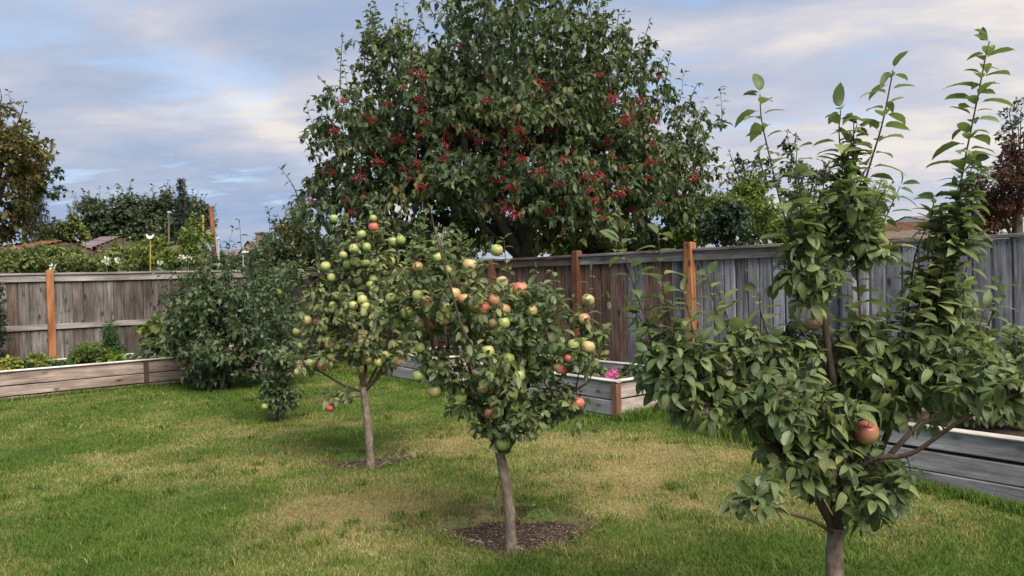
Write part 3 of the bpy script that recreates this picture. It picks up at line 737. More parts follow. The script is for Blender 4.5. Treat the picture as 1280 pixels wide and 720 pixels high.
def vol_points(vols, n, shell=0.45, zmin=None, clump=0.0):
    """vols: (px, py, rx_px, ry_px, Y, depth_radius, weight)"""
    w = np.array([v[6] if len(v) > 6 else v[2] * v[3] for v in vols], float); w /= w.sum(); out = []
    for v, k in zip(vols, (w * n).astype(int) + 1):
        c = at(v[0], v[1], v[4]); r = np.array([v[2] * v[4] / FPX, v[5], v[3] * v[4] / FPX])
        d = RNG.normal(size=(k, 3)); d /= np.linalg.norm(d, axis=1)[:, None]
        q = RNG.random(k) ** shell
        q *= 1 + 0.10 * np.sin(d[:, 0] * 7 + v[0]) * np.cos(d[:, 2] * 6 + v[1])
        p = c + d * r * q[:, None]
        if clump > 0:
            nc = max(4, int(k / 42)); cd = RNG.normal(size=(nc, 3)); cd /= np.linalg.norm(cd, axis=1)[:, None]
            cc = c + cd * r * RNG.uniform(.62, 1.06, nc)[:, None]
            j = RNG.integers(0, nc, k); g = RNG.normal(size=(k, 3)) * r.mean() * .17 * np.array([1, 1, .8])
            use = RNG.random(k) < clump
            p = np.where(use[:, None], cc[j] + g, p)
        if zmin is not None: p = p[p[:, 2] > zmin]
        out.append(p)
    return np.vstack(out)
def grow(L, TW, nodes, targets, size, gap, twig_r=0.003, tipcount=3, droop=0.3, leafstart=0.35, maxleaf=0.35, arch=0.25, sides=3):
    """twigs that reach every target from the nearest wood grown so far"""
    nodes = [np.asarray(q) for q in nodes]
    N = np.zeros((len(nodes) + len(targets) * 3 + 10, 3)); cnt = len(nodes); N[:cnt] = nodes
    T = np.asarray(targets)
    d0 = np.array([np.min(np.sum((N[:cnt] - t) ** 2, 1)) for t in T])
    for i in np.argsort(d0):
        t = T[i]; dd = np.sum((N[:cnt] - t) ** 2, 1) + 0.0
        j = int(np.argmin(dd)); q = N[j]; D = t - q; ln = float(np.linalg.norm(D))
        if ln < 0.02: continue
        mid = q + D * 0.5 + np.array([0, 0, arch * ln * 0.5]) + rnd3() * ln * 0.06
        end = t + np.array([0, 0, -arch * 0.15 * ln])
        P = catmull([q, mid, end], 5)
        TW.append((P, twig_r * (1 + min(ln, 1.0) * 2.0), twig_r * 0.6))
        N[cnt] = mid; N[cnt + 1] = end; cnt += 2
        st = leafstart if ln < maxleaf else 1 - maxleaf * (1 - leafstart) / ln
        leaves_on(L, P, size, gap, st, droop, tip=tipcount)
def twigs_mesh(TW, base, mat, sides=4):
    mb = MB()
    for P, a, b in TW:
        V, F = tube(P, a, b, sides); mb.add(V, F)
    return mb.build('twigs', M[mat], True, off=base)
def px_line(pts, Y0, Y1=None, sway=0.0):
    n = len(pts); out = []
    for i, p in enumerate(pts):
        Y = (p[2] if len(p) > 2 else Y0 + ((Y1 if Y1 is not None else Y0) - Y0) * i / max(1, n - 1))
        out.append(at(p[0], p[1], Y))
    return np.array(out)

# apples
def apple_mesh(mat, r=0.041):
    prof = [(0.0, 0.62), (0.22, 0.80), (0.5, 0.90), (0.80, 0.70), (0.99, 0.25), (1.0, 0.0), (0.95, -0.35), (0.78, -0.68), (0.5, -0.88), (0.25, -0.86), (0.0, -0.72)]
    k = 16; V = [(0, 0, prof[0][1] * r)]; F = []
    for a, z in prof[1:-1]:
        for j in range(k):
            th = 2 * math.pi * j / k; rr = a * (1 + 0.02 * math.sin(5 * th) * (1 if z < 0 else 0.3)); V.append((rr * r * math.cos(th), rr * r * math.sin(th), z * r))
    V.append((0, 0, prof[-1][1] * r)); m = len(prof) - 2
    F += [(0, 1 + j, 1 + (j + 1) % k) for j in range(k)]
    for i in range(m - 1): F += [(1 + i * k + j, 1 + (i + 1) * k + j, 1 + (i + 1) * k + (j + 1) % k, 1 + i * k + (j + 1) % k) for j in range(k)]
    F += [(1 + (m - 1) * k + (j + 1) % k, 1 + (m - 1) * k + j, len(V) - 1) for j in range(k)]
    return mesh('apple', V, F, M[mat], True)
AM = {k: apple_mesh('apple_' + k) for k in ('green', 'blush', 'red', 'dull')}
_sv, _sf = tube(catmull([(0, 0, 0.025), (0.002, 0, 0.04), (0.006, 0.002, 0.056)], 4), 0.0016, 0.0022, 5)
STEM = mesh('stem', _sv, _sf, M['twig'], True)
_cv = [(math.cos(a) * 0.006, math.sin(a) * 0.006, -0.033 - 0.002 * (i % 2)) for i, a in enumerate(np.linspace(0, 2 * math.pi, 11)[:-1])]
CALYX = mesh('calyx', _cv, [tuple(range(10))[::-1]], M['twig'])
def hang_apples(root, base, L, lst, Ydef, d_scale=1.0, stem=True, pct=22):
    P = np.array(L.P); u, v, z = project(P)
    for (x, y, dpx, c) in lst:
        near = np.hypot(u - x, v - y) < max(12, dpx)
        Y = Ydef
        if near.sum() < 5: continue
        if near.sum() > 2:
            Y = float(np.percentile(P[near, 1], pct)) - 0.01
        Y = min(Y, Ydef + 0.15)
        p = at(x, y, Y); r = dpx / 2 * Y / FPX / 0.041
        o = link('apple', AM[c], root, p - base, (random.uniform(-.45, .45), random.uniform(-.45, .45), random.uniform(0, 6.28))); o.scale = (r * random.uniform(.95, 1.05), r * random.uniform(.95, 1.05), r * random.uniform(0.86, 1.02))
        if c == 'red': o['label'] = 'red flushed apple'
        if stem:
            link('stem', STEM, o); link('calyx', CALYX, o)

def tree(name, label, cat, group, base, Y, trunk, limbs, shoots, vols, ntw, size, fam, mat, bark, gap=0.05, tri='mid', apples=None, trunk_r=(0.05, 0.035), droop=0.3,
         tipcount=3, limb_r=0.5, shell=0.5, minpx=9.5, cap=300, twigmat=None, arch=0.25, maxleaf=0.35, trunkname='trunk', shootdroop=0.25, shoot_size=None, stem=True, zmin=None, twig_r=0.003, shoot_gap=None, pct=20, clump=0.35, auto=None):
    base = np.array(base, float); root = empty(name, base, label, cat, group)
    tp = catmull(trunk, max(10, len(trunk) * 4)) if len(trunk) > 1 else None
    if tp is not None:
        V, F = tube(tp, trunk_r[0], trunk_r[1], 12, 0.12, 0.6)
        link(trunkname, mesh(trunkname, V - base, F, M[bark], True), root)
    nodes = [tp[-1], tp[-2]] if tp is not None else [base]
    for lb in limbs:
        pts, r0, r1 = lb
        P = catmull(pts, max(8, len(pts) * 5)); V, F = tube(P, r0, r1, 8, 0.08)
        link('branch', mesh('branch', V - base, F, M[bark if r0 > 0.021 else (twigmat or bark)], True), root); nodes += list(P)
    L = Leaves(); TW = []
    for sh in shoots:
        pts, r0, r1, st, g = sh[:5]; sz = sh[5] if len(sh) > 5 else (shoot_size or size)
        P = catmull(pts, max(8, len(pts) * 5)); V, F = tube(P, r0, r1, 6, 0.05)
        link('shoot', mesh('shoot', V - base, F, M[twigmat or 'twig'], True), root); nodes += list(P[: len(P) // 2])
        if g: leaves_on(L, P, sz, g, st, shootdroop, 1.1, 2, 0.35)
    if vols:
        T = vol_points(vols, ntw, shell, zmin, clump)
        grow(L, TW, nodes, T, size, gap, twig_r, tipcount, droop, arch=arch, maxleaf=maxleaf)
        if auto:
            na, l0, l1, ag, asz = auto; cT = T.mean(0); sT = T.std(0)
            sc = (T[:, 2] - cT[2]) / sT[2] * .8 + np.abs(T[:, 0] - cT[0]) / sT[0] * .7 + RNG.normal(size=len(T)) * .8
            for i in np.argsort(-sc)[:na]:
                o_ = T[i] - cT; d = unit(np.array([o_[0] * .5, o_[1] * .4, 0]) / (sT[0] + .01) * .3 + np.array([0, 0, 1.0]) + .18 * rnd3()); ln = random.uniform(l0, l1)
                P_ = catmull([T[i] - d * .05, T[i] + d * ln * .5 + rnd3() * ln * .05, T[i] + d * ln], 6)
                TW.append((P_, twig_r * 1.1, twig_r * .5)); leaves_on(L, P_, asz, ag, .05, shootdroop, 1.0, 2, .35)
        link('twigs', twigs_mesh(TW, base, twigmat or 'twig'), root, kind='stuff')
    if apples: hang_apples(root, base, L, apples, Y, 1, stem, pct)
    leaf_objects(root, base, L, fam, mat, tri, minpx, cap)
    return root, L, base

GA = 'apple trees planted on the lawn'
# ---- right apple tree
def right_tree():
    Y = 2.72; b = gnd(1050, 885); b = np.array([at(1046, 700, Y)[0], Y, gz(at(1046, 700, Y)[0], Y) - 0.01])
    c = lambda *p: px_line(p, Y)
    trunk = [b, at(1045, 800, Y), at(1043, 700, Y), at(1046, 660, Y)]
    limbs = [(c((1045, 670), (1052, 620), (1056, 565), (1050, 520), (1039, 461), (1030, 400), (1019, 350)), 0.020, 0.009),
             (c((1046, 660), (1062, 600, 2.68), (1090, 575, 2.62), (1139, 567, 2.56), (1187, 535, 2.50), (1234, 509, 2.45), (1279, 489, 2.42)), 0.011, 0.005),
             (c((1044, 665), (1020, 620, 2.75), (985, 575, 2.75), (950, 545, 2.72), (905, 500, 2.68), (870, 460, 2.65)), 0.017, 0.007),
             (c((1050, 655), (1080, 610, 2.8), (1110, 540, 2.85), (1130, 480, 2.82), (1150, 430, 2.78)), 0.016, 0.008),
             (c((1046, 640), (1010, 580, 2.95), (985, 520, 3.05), (965, 470, 3.1)), 0.014, 0.006),
             (c((1043, 668), (1015, 650, 2.6), (980, 640, 2.5), (945, 625, 2.45)), 0.008, 0.004),
             (c((1055, 640), (1120, 560, 3.05), (1190, 490, 3.2), (1230, 450, 3.25)), 0.014, 0.006)]
    S = 0.0042
    shoots = [(c((1008, 340), (995, 313), (978, 262), (963, 200), (952, 150), (950, 118)), S, 0.0018, 0.10, 0.018),
              (c((1060, 560), (1076, 450, 2.7), (1071, 340), (1064, 278), (1056, 215), (1049, 171), (1051, 138)), S, 0.0018, 0.30, 0.018),
              (c((1066, 300), (1082, 225), (1102, 158), (1113, 105), (1116, 88)), S, 0.0018, 0.05, 0.018),
              (c((1150, 430, 2.78), (1163, 385), (1178, 327), (1195, 269), (1204, 211), (1222, 122), (1233, 66), (1237, 52)), S * 1.15, 0.0018, 0.06, 0.013),
              (c((870, 460, 2.65), (840, 425), (815, 410), (798, 375), (787, 340), (777, 305)), S, 0.0018, 0.2, 0.024),
              (c((872, 462, 2.65), (848, 425), (836, 395), (827, 345), (823, 295)), S, 0.0018, 0.15, 0.024),
              (c((950, 520, 2.7), (925, 440), (900, 400), (889, 365), (885, 345)), S, 0.0016, 0.4, 0.024),
              (c((1000, 510, 2.7), (965, 430), (952, 395), (948, 365)), S, 0.0016, 0.4, 0.024),
              (c((1279, 489, 2.42), (1320, 470, 2.4), (1350, 440, 2.38)), S, 0.0018, 0.1, 0.035)]
    vols = [(865, 465, 66, 50, 2.68, .18, 34), (950, 490, 78, 58, 2.72, .26, 52), (1035, 505, 80, 56, 2.85, .25, 50), (1125, 470, 84, 62, 2.78, .26, 58), (1195, 445, 52, 42, 2.75, .2, 24), (1240, 480, 52, 30, 2.48, .14, 18),
            (1005, 560, 60, 40, 2.75, .22, 30), (1068, 605, 62, 50, 2.7, .2, 42), (840, 450, 34, 34, 2.68, .12, 9), (1017, 350, 30, 42, 2.72, .10, 24), (1058, 268, 34, 56, 2.72, .10, 17), (1005, 290, 20, 32, 2.72, .08, 6), (1085, 300, 22, 34, 2.72, .09, 6),
            (1192, 290, 24, 40, 2.72, .08, 5), (1165, 370, 34, 40, 2.78, .12, 12), (950, 620, 32, 22, 2.48, .08, 8), (985, 435, 60, 30, 2.8, .2, 18), (1080, 425, 50, 34, 2.8, .18, 16), (925, 425, 36, 26, 2.75, .14, 10)]
    return tree('apple_tree', 'tall leafy apple tree at the right with upright shoots reaching into the sky', 'apple tree', GA, b, Y, trunk, limbs, shoots, vols, 1800,
                0.057, 'apple', 'apple_leaf', 'apple_bark', gap=0.021, pct=5, auto=(60, .10, .26, .018, .058), clump=.45, tri='hi', trunk_r=(0.034, 0.028), tipcount=3, droop=0.02, shoot_size=0.084, shootdroop=0.0, twigmat='twig', maxleaf=0.22,
                apples=[(1083, 541, 30, 'dull'), (1016, 405, 19, 'red')], minpx=10)
right_tree()
# ---- middle apple tree
def middle_tree():
    b = gnd(639, 680); Y = b[1]; b[2] = gz(b[0], b[1]) - 0.01
    c = lambda *p: px_line(p, Y)
    trunk = [b, at(637, 640, Y), at(632, 605, Y), at(626, 572, Y), at(624, 560, Y)]
    limbs = [(c((625, 566), (605, 530), (575, 480), (545, 440), (527, 405), (512, 375)), 0.019, 0.007),
             (c((625, 568), (633, 520), (628, 470), (618, 420), (612, 380)), 0.020, 0.007),
             (c((626, 568), (650, 540), (677, 521), (712, 493), (735, 478)), 0.016, 0.006),
             (c((627, 565), (655, 500, Y + .2), (672, 440, Y + .3), (690, 400, Y + .3)), 0.014, 0.006),
             (c((625, 560), (600, 500, Y + .25), (580, 440, Y + .35), (570, 400, Y + .35)), 0.014, 0.006),
             ]
    shoots = [(px_line(((585, 425), (575, 402), (559, 343), (545, 295), (538, 262)), Y - .42), 0.008, 0.004, 0.75, 0.16),
              (c((720, 490), (726, 445), (733, 400), (735, 372), (738, 342)), 0.0045, 0.002, 0.25, 0.045),
              (c((640, 400), (636, 360), (632, 325), (630, 300)), 0.004, 0.002, 0.2, 0.045),
              (c((712, 493), (722, 515, Y - .05), (718, 535, Y - .08)), 0.004, 0.002, 0.2, 0.04),
              (c((570, 400), (585, 365), (600, 345), (612, 330)), 0.004, 0.002, 0.3, 0.05),
              (c((512, 375), (515, 350), (525, 330), (535, 318)), 0.004, 0.002, 0.3, 0.05),
              (c((690, 400), (697, 385), (718, 372), (760, 375)), 0.004, 0.002, 0.3, 0.06),
              (c((735, 478), (748, 450), (752, 430)), 0.004, 0.002, 0.2, 0.045),
              (c((628, 590), (622, 605), (618, 622)), 0.003, 0.0015, 0.2, 0.03, 0.05)]
    vols = [(620, 430, 76, 54, Y, .38, 60), (640, 495, 54, 42, Y, .28, 34), (540, 400, 48, 46, Y, .28, 30), (700, 440, 58, 42, Y, .25, 32), (590, 490, 50, 34, Y, .22, 20),
            (600, 365, 70, 36, Y, .3, 24), (530, 350, 36, 36, Y, .18, 14), (700, 500, 36, 26, Y, .15, 11), (665, 385, 44, 34, Y, .22, 16), (632, 545, 22, 20, Y, .1, 6), (545, 455, 36, 24, Y, .15, 10), (570, 330, 30, 22, Y, .12, 6), (735, 425, 24, 34, Y, .12, 6)]
    ap = [(587, 332, 19, 'blush'), (535, 378, 19, 'blush'), (555, 385, 17, 'green'), (509, 391, 17, 'green'), (567, 367, 17, 'blush'), (581, 374, 17, 'blush'), (604, 385, 17, 'red'), (629, 388, 19, 'blush'),
          (650, 362, 19, 'red'), (621, 313, 16, 'green'), (610, 440, 17, 'green'), (667, 449, 17, 'green'), (649, 470, 15, 'green'), (603, 486, 14, 'blush'), (576, 497, 16, 'green'), (543, 489, 17, 'green'),
          (523, 470, 15, 'green'), (701, 461, 15, 'red'), (722, 504, 17, 'red'), (717, 431, 15, 'green'), (735, 434, 18, 'blush'), (735, 375, 16, 'blush'), (629, 554, 19, 'green'), (619, 517, 15, 'green'),
          (630, 404, 15, 'green'), *[(random.gauss(572, 48), random.gauss(372, 32), random.choice((14, 15, 16)), random.choice(('green', 'blush', 'blush'))) for _ in range(13)], *[(random.gauss(650, 50), random.gauss(450, 40), 15, random.choice(('green', 'green', 'blush'))) for _ in range(6)], (525, 435, 14, 'green'), (547, 322, 14, 'green'), (559, 338, 14, 'green'), (522, 334, 14, 'red'), (712, 448, 13, 'red')]
    return tree('apple_tree', 'middle apple tree loaded with blushing apples above a ring of mulch', 'apple tree', GA, b, Y, trunk, limbs, shoots, vols, 900,
                0.064, 'apple2', 'apple_leaf', 'apple_bark', gap=0.024, auto=(40, .10, .24, .026, .056), clump=.45, tri='mid', trunk_r=(0.033, 0.027), tipcount=4, droop=0.08, shootdroop=0.0, apples=ap, twigmat='twig', maxleaf=0.22, minpx=10)
middle_tree()
# ---- farther apple tree
def far_tree():
    b = gnd(463, 578); Y = b[1]; b[2] = gz(b[0], b[1]) - 0.01
    c = lambda *p: px_line(p, Y)
    trunk = [b, at(461, 545, Y), at(458, 515, Y), at(455, 490, Y), at(454, 484, Y)]
    limbs = [(c((455, 490), (475, 465), (486, 425), (500, 380)), 0.020, 0.007),
             (c((455, 490), (446, 455), (425, 420), (408, 375), (398, 335)), 0.018, 0.007),
             (c((455, 490), (430, 482), (403, 466), (385, 458)), 0.013, 0.006),
             (c((455, 488), (460, 420), (464, 360), (468, 300)), 0.018, 0.006),
             (c((456, 488), (480, 440, Y + .3), (490, 400, Y + .4)), 0.013, 0.006)]
    shoots = [(c((405, 350), (397, 320), (393, 300), (392, 280)), 0.005, 0.002, 0.7, 0.12, 0.06),
              (c((468, 300), (455, 285), (445, 300)), 0.004, 0.002, 0.1, 0.05),
              (c((468, 320), (480, 285), (492, 275), (500, 292)), 0.004, 0.002, 0.1, 0.05),
              (c((455, 495), (440, 497), (425, 502), (416, 506)), 0.005, 0.003, 0.25, 0.04),
              (c((500, 380), (510, 350), (515, 330)), 0.004, 0.002, 0.2, 0.05)]
    vols = [(450, 395, 66, 44, Y, .45, 50), (465, 312, 34, 28, Y, .22, 12), (398, 405, 36, 50, Y, .25, 26), (385, 450, 22, 18, Y, .2, 7), (535, 340, 30, 26, Y + .3, .2, 7), (500, 375, 40, 40, Y, .3, 22), (445, 440, 66, 22, Y, .35, 24), (425, 350, 34, 26, Y, .22, 12), (475, 350, 40, 32, Y, .25, 15), (500, 425, 34, 30, Y, .25, 12), (425, 495, 18, 9, Y - .1, .1, 4), (528, 365, 34, 34, Y + .3, .25, 14), (385, 440, 26, 26, Y, .2, 8), (520, 400, 30, 22, Y + .2, .25, 9)]
    col = ['red', 'green', 'green', 'green', 'green', 'green', 'green', 'green', 'green', 'green', 'green', 'green', 'green', 'green', 'green', 'blush', 'red', 'green', 'green', 'green', 'green', 'blush', 'green', 'blush', 'green', 'green', 'green', 'red', 'green', 'red', 'red']
    xy = [(467, 284), (458, 309), (442, 311), (501, 300), (491, 302), (407, 333), (414, 347), (444, 327), (457, 329), (422, 370), (416, 382), (437, 371), (453, 375), (473, 388), (467, 396), (383, 400), (382, 413), (377, 432), (411, 426), (453, 428), (389, 454), (403, 456), (373, 465), (434, 467), (458, 450), (473, 453), (482, 444), (497, 452), (429, 319), (413, 509), (420, 512)]
    ap = [(x, y, random.choice((11, 12, 13)), k) for (x, y), k in zip(xy, col)]
    ap += [(random.gauss(450, 34), random.gauss(375, 45), random.choice((10, 11, 12)), random.choice(('green', 'green', 'green', 'blush'))) for _ in range(20)]
    ap += [(random.gauss(440, 48), random.gauss(425, 22), random.choice((10, 11, 12)), random.choice(('green', 'blush'))) for _ in range(12)]
    return tree('apple_tree', 'farther apple tree on the left with many small green apples', 'apple tree', GA, b, Y, trunk, limbs, shoots, vols, 720,
                0.074, 'apple2', 'apple_leaf_pale', 'apple_bark', gap=0.034, auto=(44, .12, .30, .035, .062), clump=.5, tri='mid', trunk_r=(0.036, 0.030), tipcount=4, droop=0.08, apples=ap, twigmat='twig', maxleaf=0.3, minpx=9.5, stem=False)
far_tree()
# ---- sapling in front of the bush
def sapling():
    b = gnd(350, 527); Y = b[1]; b[2] = gz(b[0], b[1]) - 0.01
    c = lambda *p: px_line(p, Y)
    trunk = [b, at(348, 495, Y), at(346, 465, Y), at(347, 440, Y)]
    limbs = [(c((347, 445), (338, 415), (328, 380), (318, 350)), .010, .004), (c((347, 440), (355, 400), (352, 360), (345, 335)), .012, .004), (c((347, 450), (370, 420), (378, 385), (372, 355)), .010, .004), (c((349, 510), (362, 488), (368, 470)), .006, .003)]
    vols = [(345, 385, 34, 42, Y, .35, 36), (352, 350, 30, 26, Y, .25, 14), (350, 488, 25, 36, Y, .22, 40), (346, 440, 34, 40, Y, .3, 40), (370, 400, 18, 34, Y, .25, 9)]
    tree('apple_tree', 'slender young apple tree standing before the large dark bush', 'apple tree', GA, b, Y, trunk, limbs, [], vols, 560, 0.07, 'apple2', 'bush_leaf', 'twig', gap=0.045, trunk_r=(.02, .014), tipcount=4,
         apples=[(359, 445, 9, 'blush'), (331, 508, 8, 'green'), (348, 365, 9, 'green')], minpx=9.5, stem=False, maxleaf=0.3)
sapling()
# ---- big bush at the left
def bush():
    b = gnd(275, 486); Y = b[1]; b[2] = 0
    c = lambda *p: px_line(p, Y)
    limbs = [(np.array([b + [dx * .3, dy, 0], b + [dx * .8, dy, .5], at(x, y, Y + dy)]), .022, .009) for dx, dy, x, y in ((-.3, 0, 235, 420), (.1, .2, 270, 380), (.3, -.2, 310, 400), (-.1, -.25, 255, 440), (.35, .1, 330, 420), (0, .3, 290, 360))]
    shoots = [(c((305, 360), (303, 330), (301, 300), (299, 274)), .006, .003, .2, .10, .11), (c((335, 360), (336, 320), (337, 290), (337, 264)), .006, .003, .25, .10, .11),
              (c((290, 350), (286, 320), (287, 300), (292, 286)), .005, .002, .4, .14, .10), (c((260, 350), (252, 335), (248, 322)), .005, .002, .1, .08), (c((225, 400), (205, 395), (190, 402)), .008, .003, .2, .06, .14), (c((225, 430), (205, 425), (186, 430)), .008, .003, .2, .06, .14)]
    vols = [(275, 410, 62, 62, Y, .75, 60), (330, 395, 44, 50, Y, .6, 30), (240, 380, 36, 40, Y, .5, 20), (290, 355, 66, 26, Y, .5, 22), (262, 455, 40, 26, Y, .4, 18), (225, 420, 26, 26, Y, .35, 8), (345, 350, 28, 20, Y, .35, 8), (300, 430, 60, 45, Y, .6, 40), (350, 430, 30, 40, Y, .5, 16)]
    tree('leafy_bush', 'large dark green bush standing on the lawn before the left raised bed', 'bush', None, b, Y, [b, b + [0, 0, .25]], limbs, shoots, vols, 1600, 0.112, 'droop', 'bush_leaf', 'dark_bark', gap=0.055, auto=(60, .15, .4, .06, .1), clump=.45, tri='mid',
         trunk_r=(.05, .03), tipcount=5, droop=.6, minpx=10, shell=.35, maxleaf=.35, zmin=0.06)
bush()
# ---- big berried tree behind the fence
def big_tree():
    Y = 13.6; b = at(655, 400, Y); b[2] = 0
    c = lambda *p: px_line(p, Y)
    trunk = [b, at(655, 370, Y), at(652, 330, Y), at(655, 312, Y)]
    limbs = [(c((655, 325), (630, 300), (590, 270), (540, 230), (490, 180), (460, 120)), .10, .025), (c((655, 320), (650, 270), (640, 200), (625, 120), (610, 20)), .12, .025),
             (c((658, 322), (690, 290), (730, 240), (780, 180), (810, 120)), .10, .025), (c((656, 322), (668, 270, Y - .5), (690, 200, Y - .8), (700, 130, Y - .6)), .11, .03),
             (c((652, 325), (600, 280, Y - .1), (540, 240, Y + .2), (470, 215, Y + .3)), .07, .02), (c((660, 325), (720, 270, Y + .6), (790, 230, Y + 1), (850, 210, Y + 1)), .07, .02),
             (c((655, 325), (610, 250, Y - .4), (580, 180, Y - .6), (570, 110, Y - .4)), .11, .03), ]
    def sp(x, y, dx, dy, n=3): return (c((x, y), (x + dx * .4, y + dy * .55), (x + dx, y + dy)), .012, .005, 0.0, .085, .15)
    shoots = [sp(425, 110, 3, -62), sp(455, 90, 5, -60), sp(500, 70, -6, -62), sp(512, 75, 14, -52), sp(560, 60, -4, -42), sp(445, 150, -38, -18), sp(400, 215, -20, -40), sp(375, 255, -22, -42), sp(800, 80, 12, -52), sp(830, 120, 8, -50),
              sp(860, 140, 12, -36), sp(880, 180, 22, -32), sp(770, 60, 4, -48), sp(420, 130, -18, -30), sp(385, 280, -30, -20), sp(590, 40, 3, -40), sp(885, 220, 18, -14), sp(530, 100, -12, -55), sp(845, 170, 20, -50), sp(475, 120, -20, -50)]
    vols = [(650, 75, 115, 85, Y, 2.3, 130), (525, 135, 82, 72, Y, 1.8, 80), (450, 185, 66, 80, Y, 1.5, 70), (735, 115, 92, 84, Y, 1.9, 105), (825, 190, 62, 80, Y, 1.5, 70), (640, 190, 170, 90, Y - .4, 2.4, 150),
            (425, 270, 62, 66, Y, 1.3, 50), (530, 250, 80, 44, Y - .5, 1.6, 45), (770, 255, 95, 52, Y - .3, 1.7, 65), (665, -12, 72, 46, Y, 1.4, 30), (700, 240, 60, 40, Y - 1.2, .9, 28), (860, 240, 32, 60, Y, 1.0, 22), (600, 225, 60, 35, Y - 1.6, .8, 22), (480, 75, 50, 42, Y, 1.0, 20), (590, 285, 60, 22, Y + .6, 1.2, 22), (720, 285, 70, 24, Y + .6, 1.2, 28), (470, 295, 60, 24, Y, 1.0, 24), (640, 130, 120, 90, Y, 1.2, 110), (540, 200, 90, 60, Y, 1.0, 45), (740, 200, 90, 60, Y, 1.0, 45), (640, 255, 110, 40, Y + .6, 1.0, 45)]
    r, L, bs = tree('berried_tree', 'big spreading tree behind the fence hung with clusters of red berries', 'tree', None, b, Y, trunk, limbs, shoots, vols, 8600, 0.155, 'droop', 'big_leaf', 'dark_bark', gap=.075, tri='mid',
                    trunk_r=(.24, .15), tipcount=5, droop=1.1, auto=(150, .25, .7, .075, .15), clump=.5, shell=.30, maxleaf=.45, minpx=9, twig_r=.005, arch=.35, cap=300)
    # berry clusters
    def cluster():
        mb = MB(); rr = random.Random(random.random())
        ico = np.array([(0, 0, 1), (.94, 0, .33), (-.47, .82, .33), (-.47, -.82, .33), (.47, .82, -.33), (-.94, 0, -.33), (.47, -.82, -.33), (0, 0, -1)])
        fi = [(0, 1, 2), (0, 2, 3), (0, 3, 1), (1, 4, 2), (2, 5, 3), (3, 6, 1), (1, 6, 4), (2, 4, 5), (3, 5, 6), (4, 7, 5), (5, 7, 6), (6, 7, 4)]
        for _ in range(60):
            th = rr.random() * 6.28; q = math.sqrt(rr.random()); rad = rr.uniform(.008, .013)
            mb.add(ico * rad + np.array([q * .11 * math.cos(th), q * .11 * math.sin(th), -.05 * q * q + rr.uniform(-.05, .02)]), fi)
        V, F = tube(catmull([(0, 0, -.02), (0, .01, .06), (.01, .02, .14)], 4), .004, .005, 4); mb.add(V, F)
        return mb.build('berry_cluster', M['berry'], True)
    cm = [cluster() for _ in range(4)]
    P = np.array(L.P); u, v, z = project(P)
    bl = [(528, 92), (527, 104), (524, 118), (529, 128), (526, 138), (531, 148), (525, 165), (555, 178), (554, 188), (556, 196), (504, 108), (464, 147), (455, 143), (501, 172), (512, 221), (520, 202), (524, 229), (449, 220), (457, 242), (433, 249), (387, 249), (461, 207), (601, 172), (571, 156), (631, 190),
          (624, 222), (644, 266), (627, 250), (587, 164), (609, 93), (651, 179), (673, 100), (681, 109), (750, 91), (767, 124), (764, 119), (783, 149), (758, 173), (756, 180), (763, 195), (738, 202), (669, 199), (673, 220), (665, 214), (743, 224), (702, 229), (710, 249), (742, 247), (773, 240), (784, 235),
          (812, 200), (809, 220), (826, 251), (851, 244), (790, 260), (755, 271), (708, 151), (798, 124), (867, 220), (724, 315), (753, 289), (817, 178), (780, 209), (413, 213), (688, 160), (640, 150)]
    for _ in range(48): bl.append((random.gauss(640, 115), random.gauss(185, 62)))
    for bi, (x, y) in enumerate(bl):
        near = np.hypot(u - x, v - y) < 9
        if bi > 65 and near.sum() < 14: continue
        Yb = float(np.percentile(P[near, 1], 6)) - .12 if near.sum() > 3 else Y - 1.6
        o = link('berry_cluster', random.choice(cm), r, at(x, y, Yb) - bs, (random.uniform(-.3, .3), random.uniform(-.3, .3), random.random() * 6)); s = random.uniform(.55, 1.1); o.scale = (s, s, s * (1.5 if 515 < x < 560 else 1))
big_tree()

# ------------------------------------------------------------------ beyond the fence
def crown(name, label, cat, group, x, Y, vols, n, size, mat, fam='small', gap=.1, bark='dark_bark', trunk_r=(.12, .07), droop=.3, shoots=(), tip=4, limbs=6, trunktop=None, minpx=9.5, shell=.35, ground=0.0, tri='mid', top_y=None, maxleaf=.6):
    vv = [(v[0], v[1], v[2], v[3], Y + (v[5] if len(v) > 5 else 0), v[4]) for v in vols]
    cy = np.mean([v[1] for v in vols]); b = at(x, 360, Y); b[2] = ground
    top = at(x, trunktop if trunktop else cy + 10, Y)
    if top[2] < ground + .15: top[2] = ground + .25
    lm = []
    for i in range(limbs):
        v = vols[i % len(vols)]; e = at(v[0] + random.uniform(-.5, .5) * v[2], v[1] + random.uniform(-.5, .4) * v[3], Y + random.uniform(-.5, .5) * v[4])
        m = top * .5 + e * .5 + np.array([0, 0, -.15 * np.linalg.norm(e - top)]); s = b + (top - b) * random.uniform(.6, .98)
        lm.append((np.array([s, m, e]), trunk_r[1] * .6, trunk_r[1] * .15))
    ss = [(np.array([at(*p, Y) for p in pts]), .02 if Y > 18 else .01, .006, .1, gap * 1.3) for pts in shoots]
    return tree(name, label, cat, group, b, Y, [b, (b + top) / 2, top], lm, ss, [(*v[:4], v[4], v[5], v[2] * v[3]) for v in vv], n, size, fam, mat, bark, gap=gap, tri=tri, trunk_r=trunk_r, tipcount=tip, droop=droop, shell=shell, minpx=minpx, maxleaf=maxleaf, twig_r=.006 if Y < 20 else .012, zmin=ground + .05, clump=.6, auto=(int(n * .02), gap * 1.5, gap * 4, gap * .8, size * .9))

